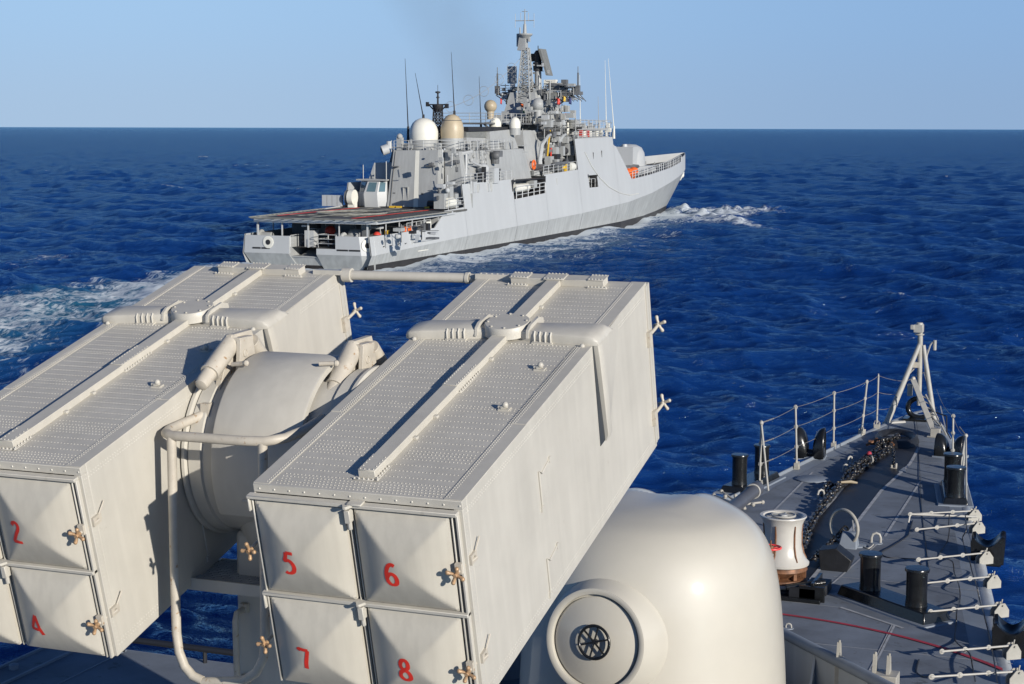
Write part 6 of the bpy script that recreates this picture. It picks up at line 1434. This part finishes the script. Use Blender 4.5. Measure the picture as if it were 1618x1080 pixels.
# white trestle of folded rail gear beside the gun barrel, port side
e=empty('folded_trestle',D(1160,792),'white folded trestle of rail posts lying under the gun barrel tip','rail gear'); O_=Vector(D(1160,792))
for i,(a,b,c,d) in enumerate((((1128,782,.25),(1162,796,.25),'worn',0),((1140,776,.3),(1160,790,.2),'w',0),((1128,790,.1),(1190,797,.2),'w',0),((1150,800,.2),(1205,793,.22),'w',0),((1146,784,.25),(1142,800,.05),'w',0),((1162,783,.25),(1158,800,.02),'w',0),((1178,788,.2),(1176,803,.02),'w',0))):
    q=MB(); A=D(*a)-O_; B_=D(*b)-O_; q.tube([A,B_],.024,8); q.sphere(A,.045,8,m=5); q.sphere(B_,.045,8,m=5); q.build('pole','white_worn',e)
# clamps at the near end of the breakwater
def clampset(px_,py_,label,two=True):
    p=zpl(px_,py_,6.42); e=empty('barrel_rest',p,label,'rest bracket')
    q=MB(); q.prism([(-.22,-.2,-.75),(.10,-.2,-.75),(.10,-.2,0),(-.22,-.2,0)],(0,.30,0)) if two else q.box(-.05,.05,-.1,.05,-.7,.02); q.build('pedestal','white_worn',e,bevel=.008)
    for x in ((-.20,-.02) if two else (0,)):
        q=MB(); q.prism([(x-.03,-.12,0),(x-.03,.06,0),(x-.03,.0,.22),(x-.03,-.06,.24)],(.045,0,0)); q.tube([(x,-.05,.16),(x,-.05,.27)],.016,6); q.build('jaw','white_worn',e)
    return e
clampset(1408,1062,'white bracket with two upright jaws at the starboard end of the breakwater')
clampset(1327,1040,'small white single post bracket on the breakwater tube',False)
# ---- bow tripod mast
bp=empty('bow_tripod_mast',D(1452,668),'white tripod mast at the bow with a square lamp box on top','mast'); O_=D(1452,668); cY=O_.y+.35
T=lambda x,y,Y=None: Vector(ypl(x,y,Y or cY))-O_
q=MB(); q.tube([D(1401,668)-O_,T(1454,541)],[.085,.06],12); q.build('leg','white',bp); 
q=MB(); q.tube([D(1476,664)-O_,T(1459,545)],[.07,.055],12); q.build('leg','white',bp)
q=MB(); q.tube([T(1452,640),T(1454,532)],[.06,.07],12); q.tube([T(1454,545),T(1454,520)],.065,12); q.build('centre_post','white_worn',bp)
q=MB(); a=T(1453,517); q.box(a.x-.14,a.x+.10,a.y-.12,a.y+.12,a.z-.13,a.z+.08); q.cyl(a+Vector((0,0,.06)),a+Vector((0,0,.13)),.10,.08,14); q.box(a.x-.22,a.x-.12,a.y-.15,a.y-.02,a.z-.05,a.z+.07); q.cyl(a+Vector((0,0,-.20)),a+Vector((0,0,-.17)),.13,.13,14); q.build('lamp_box','white',bp,bevel=.012)
q=MB(); q.tube([T(1462,568),T(1470,545),T(1474,540)],.022,8); q.tube([T(1463,580),T(1466,552)],.016,6); q.build('side_arm','white',bp); q=MB(); b_=T(1477,545); q.tube([b_-Vector((0,0,.13)),b_+Vector((0,0,.13))],.045,10); q.build('side_lamp','white',bp)
q=MB(); a=T(1447,575); q.box(a.x-.10,a.x+.12,a.y-.1,a.y+.1,a.z-.08,a.z+.06); q.tube([T(1437,590),T(1448,578)],.018,6); q.build('mast_collar','worn',bp); q=MB(); q.tube([D(1395,669)-O_,D(1430,667)-O_],.05,8); q.build('foot_bar','white',bp)
q=MB(); q.tube([T(1430,603),T(1460,588),T(1466,612)],.012,6); q.build('wire','steelwire',bp)
dv=empty('anchor_davit',D(1478,690),'white slanting beam davit folded against the bow mast with a rope coil','davit'); O_=D(1478,690)
a=Vector(ypl(1443,600,O_.y+1.0))-O_; b_=D(1478,688)-O_; 
q=MB(); d=(b_-a).normalized(); n=Vector((1,0,0)); u_=d.cross(n).normalized(); w1=.075
q.hexa([a-n*w1-u_*.05,a+n*w1-u_*.05,a+n*w1+u_*.05,a-n*w1+u_*.05],[b_-n*w1-u_*.05,b_+n*w1-u_*.05,b_+n*w1+u_*.05,b_-n*w1+u_*.05]); q.build('beam','white',dv,bevel=.01)
for k in range(7):
    q=MB(); c_=a.lerp(b_,.28+k*.1); q.tube([c_+Vector((.04,0,0)),c_+Vector((.20+.01*k,-.06,-.06))],.014,6); q.build('rung','white_worn',dv)
q=MB(); q.tube([a.lerp(b_,.22)+Vector((.20,-.06,-.05)),b_+Vector((.28,-.08,.05))],.022,8); q.build('side_rail','white_worn',dv)
q=MB(); q.box(-.12,.12,-.1,.1,0,.22); q.box(-.2,.2,-.14,.14,0,.03); q.build('heel','white_worn',dv,bevel=.01); q=MB(); q.tube([a+Vector((.06,0,-.1)),a+Vector((.25,-.2,-.6)),b_+Vector((.12,0,.25))],.022,8); q.build('strut','white_worn',dv)
q=MB(); q.box(a.x-.14,a.x-.02,a.y-.05,a.y+.12,a.z-.42,a.z-.12); q.build('control_box','white_worn',dv,bevel=.01)
q=MB(); q.tube([a+Vector((.1,0,-.2)),a+Vector((.3,-.1,-.7)),b_+Vector((.25,.1,.5)),b_+Vector((.3,-.2,.15)),b_+Vector((.45,-.6,.05))],.018,6); q.build('rope','cable',dv); q=MB(); q.sphere(a+Vector((0,0,.03)),.06,8); q.build('sheave','worn',dv)
# black bow chock at the stem
q=MB(); c=D(1447,662); 
P=[]
for i in range(15):
    a=R_(100)+R_(200)*i/14; P.append((.30*math.cos(a)+.08,.0,.30+.26*math.sin(a)))
q.tube(P,.07,10); q.box(-.3,.35,-.35,.1,0,.05); o=q.build('bow_chock','black',None,loc=c+Vector((.0,.05,0)),ang=60); tag(o,'black curved chock right at the stem under the tripod','bow chock')

# pale hose hanging in a curve over the frigate's side, small hull number plate bars
P=[FS(x,y,7.0) for x,y in ((926,240),(934,262),(945,281),(957,295),(972,304),(988,308),(1003,305))]
q=MB(); q.tube([(side_b(p.y,p.z)+.08,p.y,p.z) for p in P],.035,5); q.build('hanging_hose','f_white',fri)
